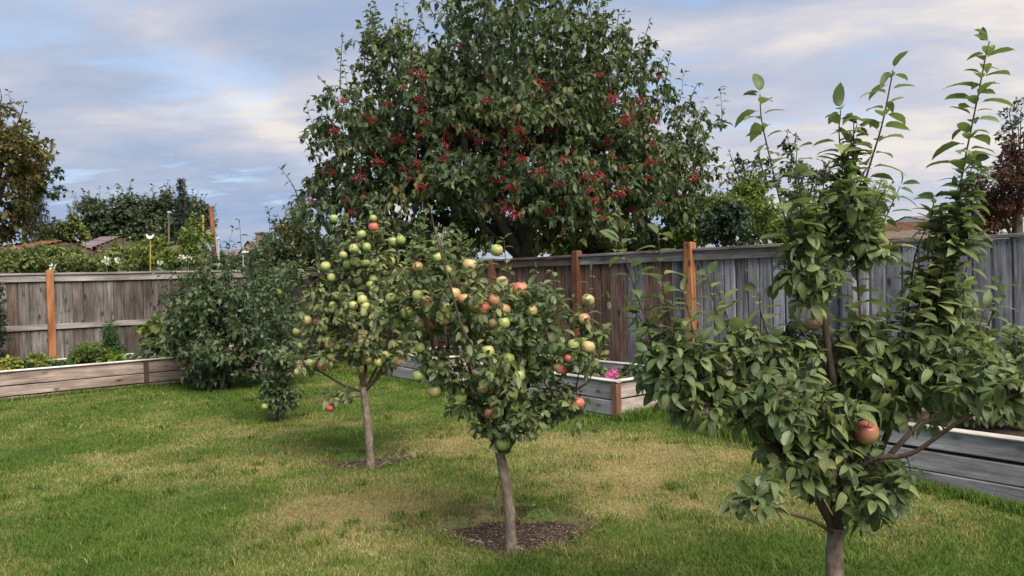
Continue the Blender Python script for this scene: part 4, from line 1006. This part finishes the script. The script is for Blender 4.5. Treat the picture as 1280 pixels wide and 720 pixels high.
GB = 'trees and shrubs beyond the fences'
crown('broadleaf_tree', 'olive and rust coloured tree cut by the left edge of the view', 'tree', GB, -10, 22, [(-8, 200, 55, 75, 1.8), (0, 240, 34, 55, 1.5), (-14, 285, 40, 30, 1.5), (22, 180, 18, 22, .6)], 1300, .20, 'olive_leaf', gap=.14, trunk_r=(.3, .15), shoots=[((20, 160), (28, 138), (30, 128)), ((-2, 140), (2, 122), (0, 115))])
crown('broadleaf_tree', 'sparse dark branches reaching out from behind the olive tree', 'tree', GB, 30, 24, [(52, 212, 18, 10, .6), (62, 238, 14, 10, .6), (38, 225, 20, 22, .6)], 160, .22, 'dark_leaf', gap=.14, trunk_r=(.12, .05), limbs=5, shoots=[((40, 235), (55, 222), (70, 212)), ((40, 250), (60, 240), (74, 233)), ((30, 215), (45, 205), (60, 203)), ((35, 190), (48, 180), (58, 174))])
def conifer(label, x, ytop, ybot, Y, rpx, mat='conifer'):
    b = at(x, 360, Y); b[2] = 0; top = at(x, ytop, Y); root = empty('conifer_tree', b, label, 'conifer', GB)
    V, F = tube(np.array([b, (b + top) / 2, top]), .16, .02, 8); link('trunk', mesh('trunk', V - b, F, M['dark_bark'], True), root)
    L = Leaves(); TW = []; z0 = at(x, ybot, Y)[2]; H = top[2] - z0; R = rpx * Y / FPX; z = z0
    while z < top[2]:
        f = (top[2] - z) / H; k = 7
        for j in range(k):
            th = random.random() * 6.28; r = R * (f ** .8 + .05) * random.uniform(.7, 1.1); p0 = np.array([b[0], b[1], z + .1]); e = p0 + np.array([math.cos(th) * r, math.sin(th) * r, -.25 * r])
            P = catmull([p0, (p0 + e) / 2 + np.array([0, 0, .06 * r]), e], 4); TW.append((P, .02, .006)); leaves_on(L, P, .22, .06, .1, .2, 1.0, 3, .3)
        z += H * .035
    link('twigs', twigs_mesh(TW, b, 'dark_bark', 3), root, kind='stuff'); leaf_objects(root, b, L, 'needle', mat, 'mid', 99)
conifer('blue black conifer between the olive tree and the pale green tree', 50, 235, 318, 27, 26)
conifer('narrow dark conifer spire rising above the dark tree mass', 231, 226, 300, 26, 11)
crown('broadleaf_tree', 'small pale green tree behind the long hedge at the left', 'tree', GB, 78, 25, [(80, 290, 22, 16, .7), (65, 298, 18, 12, .6), (90, 280, 8, 10, .3)], 500, .16, 'hedge_leaf', gap=.12, trunk_r=(.12, .06))
crown('broadleaf_tree', 'rounded dark green tree standing above the purple shed roof', 'tree', GB, 135, 30, [(128, 270, 26, 22, 1), (115, 262, 14, 14, .6), (140, 285, 24, 22, .8), (120, 290, 16, 14, .6), (135, 308, 26, 14, .8)], 1300, .2, 'far_leaf', gap=.15, trunk_r=(.25, .14))
crown('broadleaf_tree', 'dark green tree with a lumpy top left of the conifer spire', 'tree', GB, 185, 30, [(175, 262, 26, 20, 1), (190, 282, 28, 24, 1), (162, 280, 18, 20, .8), (200, 258, 14, 12, .5), (155, 255, 8, 8, .4), (180, 306, 30, 16, .9), (165, 250, 6, 9, .3), (205, 248, 6, 8, .3)], 1500, .2, 'far_leaf', gap=.15, trunk_r=(.25, .14))
crown('broadleaf_tree', 'dark green tree round the foot of the conifer spire', 'tree', GB, 238, 28, [(236, 262, 22, 16, .9), (225, 285, 22, 22, .9), (250, 282, 14, 20, .6)], 800, .18, 'far_leaf', gap=.15, trunk_r=(.2, .1))
def beyond(lbl, vols, n, Y, mat, size=.11, gap=.08, **k):
    return crown(k.pop('name', 'shrub'), lbl, k.pop('cat', 'shrub'), GB, vols[0][0], Y, vols, n, size, mat, gap=gap, trunk_r=k.pop('trunk_r', (.05, .03)), **k)
beyond('light green shrub at the left end of the hedge above the fence', [(10, 324, 26, 15, .7), (30, 328, 20, 13, .6)], 420, 14.6, 'hedge_leaf')
beyond('yellow green shrub of the hedge below the purple shed roof', [(62, 325, 30, 13, .7), (92, 330, 22, 10, .6), (68, 314, 10, 8, .3)], 480, 15.2, 'hedge_leaf')
beyond('leafy shrub in the middle of the hedge above the fence', [(120, 329, 26, 12, .6), (148, 325, 22, 12, .6), (138, 315, 12, 8, .3)], 440, 15.8, 'hedge_leaf')
beyond('tall lime green shrub around the bird ornament', [(172, 322, 20, 15, .6), (190, 310, 16, 18, .5), (205, 325, 18, 13, .5)], 420, 16.2, 'lime_leaf')
beyond('lime green shrub leaning against the red brown post', [(238, 318, 18, 22, .6), (250, 300, 14, 22, .5), (222, 326, 16, 12, .4), (240, 292, 8, 16, .3)], 480, 16.6, 'lime_leaf')
beyond('dark shrub behind the fence between the red post and the big tree', [(285, 328, 24, 14, .6), (312, 330, 22, 12, .6)], 360, 17.2, 'bush_leaf')
beyond('green rounded shrub against the left side of the big tree', [(352, 310, 26, 24, .9), (335, 322, 18, 16, .6), (372, 318, 28, 28, .9)], 900, 16.6, 'bush_leaf', size=.12)
beyond('olive green shrub tucked under the left side of the big tree', [(378, 300, 22, 22, .7), (365, 285, 14, 16, .5)], 380, 15.6, 'olive_leaf', size=.11)
beyond('pale green shrub seen under the big tree left of its trunk', [(580, 306, 34, 17, .8), (560, 315, 26, 10, .6)], 620, 19, 'hedge_leaf', size=.12)
beyond('pale green shrub seen under the big tree right of its trunk', [(694, 306, 26, 12, .7), (715, 314, 20, 10, .5)], 440, 19, 'hedge_leaf', size=.12)
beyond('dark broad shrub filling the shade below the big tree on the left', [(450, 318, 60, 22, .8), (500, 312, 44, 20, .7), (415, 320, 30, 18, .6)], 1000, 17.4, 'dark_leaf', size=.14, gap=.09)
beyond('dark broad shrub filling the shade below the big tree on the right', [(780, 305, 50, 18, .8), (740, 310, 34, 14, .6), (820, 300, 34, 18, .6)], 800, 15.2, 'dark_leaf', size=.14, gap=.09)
beyond('bright lime green shrub above the fence right of the big tree', [(930, 262, 40, 28, .8), (890, 270, 34, 30, .7), (860, 290, 28, 22, .6), (955, 285, 24, 22, .6), (935, 240, 20, 14, .4)], 1500, 13.5, 'lime_leaf', size=.11, gap=.07)
beyond('round dark leaf clump added for the shaded hole in the lime green shrub', [(905, 284, 34, 24, .5), (912, 265, 24, 16, .4)], 800, 12.2, 'dark_leaf', size=.10, gap=.06)  # dark clump added where the lime shrub only has a shaded hollow
beyond('lime green shrub behind the upright shoots of the right apple tree', [(1060, 270, 34, 30, .7), (1020, 280, 40, 26, .7), (985, 288, 26, 18, .5), (1080, 285, 22, 18, .5)], 1100, 12.5, 'lime_leaf', size=.11, gap=.07)
crown('small_tree', 'thin twiggy tree standing behind the lime green shrub', 'tree', GB, 930, 20, [(925, 215, 16, 22, .6), (950, 205, 14, 16, .5), (985, 198, 14, 18, .5), (965, 225, 26, 16, .6)], 150, .16, 'dark_leaf', gap=.12, tip=2, trunk_r=(.08, .04), shoots=[((985, 225), (990, 195), (985, 175)), ((925, 225), (915, 200), (912, 190))])
crown('small_tree', 'airy grey green tree between two shoots of the right apple tree', 'tree', GB, 1010, 22, [(1005, 218, 20, 14, .7), (1025, 222, 12, 14, .5), (1000, 240, 24, 12, .6)], 200, .16, 'far_leaf', gap=.12, tip=2, trunk_r=(.08, .04))
crown('maple_tree', 'dark red maple tree at the right edge above the fence', 'maple tree', GB, 1270, 16, [(1262, 235, 34, 34, .9), (1280, 200, 24, 40, .9), (1250, 265, 34, 20, .8), (1228, 262, 14, 14, .4), (1225, 280, 18, 10, .5)], 1500, .11, 'maple', gap=.07, trunk_r=(.12, .07))
crown('small_tree', 'sparse dark twigs showing above the red maple', 'tree', GB, 1275, 18, [(1268, 150, 14, 20, .5), (1260, 175, 12, 12, .4), (1280, 135, 10, 14, .3)], 90, .12, 'dark_leaf', gap=.1, tip=2, trunk_r=(.08, .04), trunktop=200, shoots=[((1268, 170), (1262, 140), (1270, 124))])
# columnar evergreen inside the yard at the left edge
b_ = at(-18, 400, 10.9); crown('evergreen_shrub', 'dark evergreen column against the fence at the left edge', 'evergreen', None, -14, 11.2, [(-12, 380, 17, 40, .3), (-12, 430, 18, 40, .3)], 900, .06, 'dark_leaf', gap=.035, trunk_r=(.05, .03), maxleaf=.15)

# ---- bed plants
def bed_plant(name, label, x, y, Y, vols, n, size, mat, fam='small', gap=.035, z0=.34, tip=4, droop=.3, flowers=None, minpx=9.5, stemr=.006, grp=None):
    base = at(x, y, Y); base[2] = z0; root = empty(name, base, label, 'plant', grp)
    L = Leaves(); nodes = [base + [random.uniform(-.05, .05), random.uniform(-.05, .05), 0] for _ in range(4)]; TW = []
    T = vol_points([(v[0], v[1], v[2], v[3], Y + (v[5] if len(v) > 5 else 0), v[4], v[2] * v[3]) for v in vols], n, .45, z0 + .01)
    grow(L, TW, nodes, T, size, gap, .0025, tip, droop, maxleaf=.2)
    link('stems', twigs_mesh(TW, base, 'stem', 3), root, kind='stuff'); leaf_objects(root, base, L, fam, mat, 'mid', minpx)
    for (fx, fy, fs, fm) in flowers or []:
        p = at(fx, fy, Y - .12); mb = MB(); k = 7
        for j in range(k):
            a = 2 * math.pi * j / k; d = np.array([math.cos(a), -abs(math.sin(a)) * .3, math.sin(a)]); s = np.array([-math.sin(a), 0, math.cos(a)])
            mb.add([np.zeros(3), d * fs * .5 + s * fs * .22 + [0, -.01, 0], d * fs, d * fs * .5 - s * fs * .22 + [0, -.01, 0]], [(0, 1, 2, 3)])
        link('flower', mb.build('flower', M[fm]), root, p - base)
        V, F = tube(catmull([base + [0, 0, 0], (base + p) / 2 + [0, 0, .05], p + [0, .01, 0]], 5), .003, .002, 4); link('flower_stem', mesh('flower_stem', V - base, F, M['stem'], True), root)
    return root
bed_plant('bushy_herb', 'round bright green bush in the left raised bed', 105, 455, 12.1, [(105, 440, 17, 12, .25), (115, 436, 12, 10, .2), (98, 446, 12, 8, .2)], 420, .05, 'lime_leaf', gap=.03)
bed_plant('feathery_plant', 'tall dark feathery plant in the left raised bed against the fence', 137, 450, 12.6, [(137, 422, 9, 24, .12), (143, 436, 12, 14, .12)], 260, .10, 'fern', 'needle', gap=.025, droop=.1)
bed_plant('leafy_vegetable', 'broad leaved vegetable behind the feathery plant in the left bed', 142, 455, 12.2, [(143, 450, 14, 8, .2), (135, 446, 8, 6, .15)], 60, .12, 'lime_leaf', 'big', gap=.06)
bed_plant('yellow_herb', 'low yellow green plant beside the orange post in the left bed', 50, 458, 11.4, [(50, 452, 16, 9, .2), (44, 448, 9, 8, .15)], 260, .06, 'yellow_leaf', gap=.035)
bed_plant('orange_flowered_plant', 'small plant with orange yellow blooms below the orange post', 68, 458, 11.5, [(68, 455, 10, 6, .12)], 60, .05, 'fern', flowers=[(64, 449, .035, 'yellow_leaf'), (70, 447, .035, 'yellow_leaf'), (67, 452, .03, 'yellow_leaf')])
bed_plant('seedling_row', 'low green seedlings in the left bed left of the round bush', 82, 456, 11.8, [(82, 455, 12, 5, .12)], 120, .05, 'fern')
bed_plant('squash_plant', 'pale silvery leaved plant near the joint of the left raised bed', 166, 458, 12.0, [(165, 453, 14, 5, .15), (180, 450, 12, 5, .15)], 26, .17, 'silver_leaf', 'big', gap=.08, tip=1)
bed_plant('lettuce', 'yellow green lettuce at the left end of the left raised bed', 8, 462, 10.9, [(8, 455, 14, 7, .2)], 120, .08, 'yellow_leaf', 'big', gap=.05)
bed_plant('weedy_plant', 'low weedy plant between lettuce and yellow herb in the left bed', 28, 460, 11.1, [(28, 457, 9, 5, .15)], 80, .07, 'fern', gap=.04)
bed_plant('fig_plant', 'large leaved light green plant in the left bed beside the dark bush', 200, 460, 12.2, [(196, 418, 22, 22, .3), (215, 440, 20, 18, .3), (185, 405, 8, 8, .1)], 80, .17, 'hedge_leaf', 'big', gap=.09, tip=2)
def in_bed(s, w, z=.36):
    p = CB - UR * s + np.array([.788, .616]) * w; return np.array([p[0], p[1], z])
bed_plant('pink_flower', 'pink flowering plant at the near corner of the middle raised bed', 768, 484, 8.6, [(770, 476, 7, 7, .08)], 40, .05, 'yellow_leaf', flowers=[(763, 466, .05, 'pink_petal'), (768, 463, .045, 'pink_petal'), (764, 472, .05, 'pink_petal'), (760, 470, .045, 'pink_petal'), (771, 469, .035, 'pink_petal')])
bed_plant('yellow_lettuce', 'yellow green plant beside the pink flowers in the middle bed', 775, 484, 8.65, [(776, 477, 8, 6, .1)], 60, .06, 'yellow_leaf', gap=.03)
bed_plant('purple_basil', 'purple leaved plant in the middle raised bed', 788, 483, 8.8, [(788, 476, 8, 7, .1)], 60, .06, 'purple_leaf', gap=.03)
bed_plant('leafy_vegetable', 'green leafy vegetable behind the purple plant in the middle bed', 800, 482, 9.0, [(800, 470, 12, 8, .15), (790, 462, 8, 5, .1)], 90, .08, 'bush_leaf', 'big', gap=.05)
bed_plant('leafy_vegetable', 'green plant at the right end of the middle raised bed', 825, 482, 9.2, [(825, 472, 16, 9, .15)], 110, .08, 'apple_leaf_pale', 'big', gap=.05)
bed_plant('leafy_vegetable', 'low greens in the middle bed hidden behind the fruiting tree', 735, 470, 9.3, [(735, 465, 20, 8, .2)], 120, .08, 'bush_leaf', 'big', gap=.05)
bed_plant('leafy_vegetable', 'low greens in the far raised bed between the trees', 510, 440, 12.2, [(510, 437, 26, 8, .3), (480, 437, 18, 8, .3)], 200, .09, 'bush_leaf', 'big', gap=.06)
# shrub in the right bed
bed_plant('leafy_shrub', 'broad light green shrub growing in the right raised bed against the grey fence', 1260, 540, 5.6, [(1255, 480, 52, 44, .35), (1215, 500, 34, 34, .3), (1300, 440, 34, 50, .3), (1230, 450, 30, 20, .2)], 330, .085, 'apple_leaf_pale', 'apple2', gap=.04, tip=4)
bed_plant('leafy_shrub', 'light green shrub in the right raised bed behind the tall apple tree', 1120, 540, 6.6, [(1120, 490, 50, 40, .35), (1060, 480, 36, 34, .3)], 260, .085, 'apple_leaf_pale', 'apple2', gap=.05, tip=4)

# ---- flowers and ornaments beyond the left fence
def flower_stalk(label, x, y, Y, r):
    base = at(x, 360, Y); base[2] = 0; root = empty('white_flower', base, label, 'flower', 'white flowers above the left fence'); top = at(x, y, Y)
    V, F = tube(np.array([base, (base + top) / 2 + [.03, 0, 0], top]), .008, .005, 5); link('stalk', mesh('stalk', V - base, F, M['stem'], True), root)
    L = Leaves()
    for k in range(34): d = unit(rnd3() * [1, 1, .7]); L.add(top + d * r * .4, d, rnd3(), r * .7)
    leaf_objects(root, base, L, 'small', 'white_petal', 'mid', 99, stuff='petals')
for i, (x, y, Y, r, lb) in enumerate(((133, 326, 14.6, .09, 'white flower head above the fence left of the bird ornament'), (148, 325, 14.7, .07, 'small white flower just left of the bird ornament'), (200, 328, 15.0, .06, 'small white flower right of the bird ornament'),
                                      (227, 322, 15.2, .07, 'left one of two white flowers beside the red brown post'), (235, 322, 15.2, .08, 'right one of two white flowers beside the red brown post'), (66, 334, 13.4, .07, 'pale flower head just above the orange post'))):
    flower_stalk(lb, x, y, Y, r)
def pole_thing(name, label, cat, x, y0, y1, Y, r, mat, lean=0.0, square=False, capmat=None):
    b = at(x, y1, Y); top = at(x - lean, y0, Y); b = b.copy(); b2 = b + (b - top) * (b[2] / max(.01, top[2] - b[2])); root = empty(name, b2, label, cat)
    V, F = tube(catmull([b2, (b2 + top) / 2, top], 6), r * 1.1, r, 4 if square else 8); link('shaft', mesh('shaft', V - b2, F, M[mat]), root)
    if capmat:
        mb = MB(); mb.box(top - b2 + [0, 0, .02], (r * 2.6, r * 2.6, .04), taper=.7); link('cap', mb.build('cap', M[capmat]), root)
    return root, b2, top
pole_thing('wooden_post', 'tall leaning red brown wooden post beyond the left fence', 'post', 268, 258, 325, 17.5, .065, 'redpost', lean=4, square=True)
pole_thing('garden_stake', 'thin yellow stake beside the red brown post', 'stake', 254, 271, 325, 17.0, .018, 'yellow_stake', capmat='yellow_stake')
pole_thing('white_post', 'short white post right of the red brown post', 'post', 273, 299, 325, 17.0, .030, 'palewall', capmat='palewall')
pole_thing('metal_pole', 'thin grey metal pole in front of the dark tree', 'pole', 211, 266, 320, 20, .022, 'roof_brown', capmat='metal')
pole_thing('metal_pole', 'thin pale pole between the white post and the bush shoots', 'pole', 304, 303, 330, 16, .008, 'metal')
r_, b_, t_ = pole_thing('bird_ornament', 'white crescent ornament on a yellow pole above the fence', 'garden ornament', 188, 301, 335, 15.5, .012, 'yellow_stake')
mb = MB(); K = 14; V = []
for side in (-.02, .02):
    for k in range(K):
        a = math.pi * (1.05 + .9 * k / (K - 1)) if False else math.pi * (0.92 + 1.16 * k / (K - 1)); ro = .075; ri = .075 - .05 * math.sin(math.pi * k / (K - 1))
        V.append((ro * math.cos(a), side, ro * math.sin(a) + .06)); V.append((ri * math.cos(a) * .95, side, ri * math.sin(a) + .072))
F = [];
for s in (0, K * 2):
    for k in range(K - 1): f = (s + 2 * k, s + 2 * k + 1, s + 2 * k + 3, s + 2 * k + 2); F.append(f if s else f[::-1])
for k in range(K - 1): F += [(2 * k, 2 * k + 2, 2 * K + 2 * k + 2, 2 * K + 2 * k), (2 * k + 1, 2 * K + 2 * k + 1, 2 * K + 2 * k + 3, 2 * k + 3)]
link('crescent', mesh('crescent', V, F, M['white']), r_, t_ - b_ + np.array([0, 0, .05]))

# houses and roofs
def house(name, label, cat, xl, xr, yeave, yridge, Y, wall, roof, courses=8, depth=6.0, gable=False, chimney=None, window=None, rot=0.0):
    pl = at(xl, yeave, Y); pr = at(xr, yeave, Y); w = abs(pr[0] - pl[0]); cx = (pl[0] + pr[0]) / 2; ze = (pl[2] + pr[2]) / 2; zr = at((xl + xr) / 2, yridge, Y)[2]
    root = empty(name, (cx, Y, 0), label, cat, None, rot)
    mb = MB(); mb.box((0, depth / 2, ze / 2), (w * .94, depth * .94, ze)); link('wall', mb.build('wall', M[wall]), root)
    rh = zr - ze; mb = MB()
    if gable:   # ridge runs away from the viewer
        mg = MB(); mg.add([(-w * .47, .18, ze), (w * .47, .18, ze), (0, .18, zr - .05), (-w * .47, depth - .18, ze), (w * .47, depth - .18, ze), (0, depth - .18, zr - .05)], [(0, 1, 2), (3, 5, 4), (0, 2, 5, 3), (1, 4, 5, 2), (0, 3, 4, 1)]); link('gable', mg.build('gable', M[wall]), root)
        for sgn in (-1, 1):
            for i in range(courses):
                a, b = i / courses, (i + 1) / courses
                x0, x1 = sgn * w * .53 * (1 - a), sgn * w * .53 * (1 - b); z0, z1 = ze - .05 + rh * a, ze - .05 + rh * b
                P = [(x0, 0, z0 + .05), (x1, 0, z1 + .02), (x1, depth, z1 + .02), (x0, depth, z0 + .05), (x0, 0, z0 - .02), (x0, depth, z0 - .02)]
                mb.add(P, [(0, 1, 2, 3), (0, 3, 5, 4)])
    else:
        for fb in (0, 1):
            for i in range(courses):
                a, b = i / courses, (i + 1) / courses; y0, y1 = -.25 + (depth / 2 + .25) * a, -.25 + (depth / 2 + .25) * b
                if fb: y0, y1 = depth - y0, depth - y1
                z0, z1 = ze - .05 + rh * a, ze - .05 + rh * b
                P = [(-w / 2, y0, z0 + .05), (w / 2, y0, z0 + .05), (w / 2, y1, z1 + .02), (-w / 2, y1, z1 + .02), (-w / 2, y0, z0 - .03), (w / 2, y0, z0 - .03)]
                mb.add(P, [(0, 1, 2, 3), (4, 5, 1, 0)])
        mg = MB(); mg.add([(-w * .46, 0.05, ze), (-w * .46, depth - .05, ze), (-w * .46, depth / 2, zr - .08), (w * .46, 0.05, ze), (w * .46, depth - .05, ze), (w * .46, depth / 2, zr - .08)], [(0, 2, 1), (3, 4, 5), (0, 3, 5, 2), (1, 2, 5, 4)]); link('gable', mg.build('gable', M[wall]), root)
    r = link('roof', mb.build('roof', M[roof]), root)
    if chimney: m2 = MB(); m2.box((chimney[0] * w, depth * .4, zr + chimney[1] / 2 - .2), (chimney[2], chimney[2], chimney[1] + .4)); m2.box((chimney[0] * w, depth * .4, zr + chimney[1] + .03), (chimney[2] * 1.25, chimney[2] * 1.25, .08)); link('chimney', m2.build('chimney', M['roof_brown']), r)
    if window:
        for (u, zz, ww, hh) in window:
            f = MB(); f.box((u * w, depth * .03 + .0, ze * zz), (ww + .16, .12, hh + .16)); fo = link('window', f.build('window', M['white']), root)
            g = MB(); g.box((u * w, depth * .03 - .065, ze * zz), (ww, .02, hh)); link('pane', g.build('pane', M['window']), fo)
    return root
house('shed', 'garden building with a purple grey tiled roof beyond the hedge', 'building', 95, 121, 309, 291, 23, 'roof_brown', 'roof_purple', 7, 3)
house('house', 'low house with a grey brown roof half hidden at the far left', 'house', -40, 18, 312, 294, 21.5, 'roof_brown', 'roof_brown', 7, 6)
house('house', 'small building with a terracotta tiled roof at the far left', 'house', 14, 42, 310, 296, 20, 'roof_brown', 'roof_terracotta', 7, 3)
house('house', 'brown gabled house in the distance behind the bush shoots', 'house', 298, 322, 316, 300, 45, 'brickwall', 'roof_brown', 6, 6, gable=True, chimney=(.0, .5, .5), window=[(0.0, .9, .7, .7)])
house('house', 'low pale roofed house left of the brown gable', 'house', 274, 300, 318, 308, 48, 'palewall', 'roof_purple', 6, 6)
house('planter_shed', 'low brick structure with a flat pale top behind the white flowers', 'building', 208, 231, 309, 303, 21, 'brickwall', 'roof_brown', 3, 1.5)
house('house', 'house with a dark low roof and chimney beyond the right fence', 'house', 1080, 1190, 296, 276, 30, 'brickwall', 'roof_brown', 9, 7, chimney=(0.0, .55, .35))
house('house', 'small white walled building beside the red maple', 'house', 1166, 1196, 277, 264, 36, 'white', 'roof_purple', 5, 5)
# exposed roof battens of an open shed
def pergola():
    Y = 24; c = at(1140, 290, Y); root = empty('open_shed', (c[0], Y, 0), 'open shed roof of crossed brown battens above the right fence', 'shed')
    z = at(1140, 288, Y)[2]; w = 2.2
    for sx in (-w, w):
        for sy in (0, 2.4):
            m = MB(); m.box((sx, sy, z / 2), (.1, .1, z)); link('post', m.build('post', M['roof_brown']), root)
    me = board_mesh('batten', (2 * w + .3, .09, .05), M['bed_post'], 3, .01, 0)
    for i in range(7):
        link('batten', me, root, (-w - .15, i * .42 - .1, z + .05 + i * .055))
    me = board_mesh('rafter', (2.8, .09, .06), M['rail_brown'], 3, .01, 0)
    for i in range(6):
        link('rafter', me, root, (-w + i * .86, -.15, z - .01), (0, -.13, math.pi / 2))
pergola()
def wire():
    root = link('overhead_wire', None) if False else None
    a = at(1040, 257, 28); b = at(1215, 243, 34); P = np.array([a + (b - a) * t + np.array([0, 0, -.25 * math.sin(math.pi * t)]) for t in np.linspace(0, 1, 14)])
    V, F = tube(P, .009, .009, 5); o = link('overhead_wire', mesh('overhead_wire', V - P[0], F, M['metal'], True), None, P[0]); tag(o, 'thin wire sagging across the sky above the right fence', 'wire')
    for i, p in enumerate((a, b)):
        V, F = tube(np.array([[p[0], p[1], 0], p + [0, 0, .2]]), .09, .07, 8); o = link('utility_pole', mesh('utility_pole', V - [p[0], p[1], 0], F, M['dark_bark'], True), None, (p[0], p[1], 0)); tag(o, ['utility pole carrying the wire hidden behind the right apple tree', 'utility pole carrying the wire behind the red maple'][i], 'utility pole')
wire()
# distant hills
def hills():
    n = 60; V = []
    for r, hsc in ((300, 0.0), (420, 1.0), (600, .4)):
        for k in range(n):
            a = math.pi * (0.02 + 0.96 * k / (n - 1)); h = hsc * (9 + 9 * vnoise(k * .21, 3.0) + 3 * vnoise(k * .9, 8)); V.append((r * math.cos(a), r * math.sin(a), h - .5))
    F = [(j * n + k, j * n + k + 1, (j + 1) * n + k + 1, (j + 1) * n + k) for j in range(2) for k in range(n - 1)]
    F = [f[::-1] for f in F]
    tag(link('hills', mesh('hills', V, F, plain('hillside', (0.075, 0.095, 0.06), .95, .4, .05), True)), kind='structure')
hills()
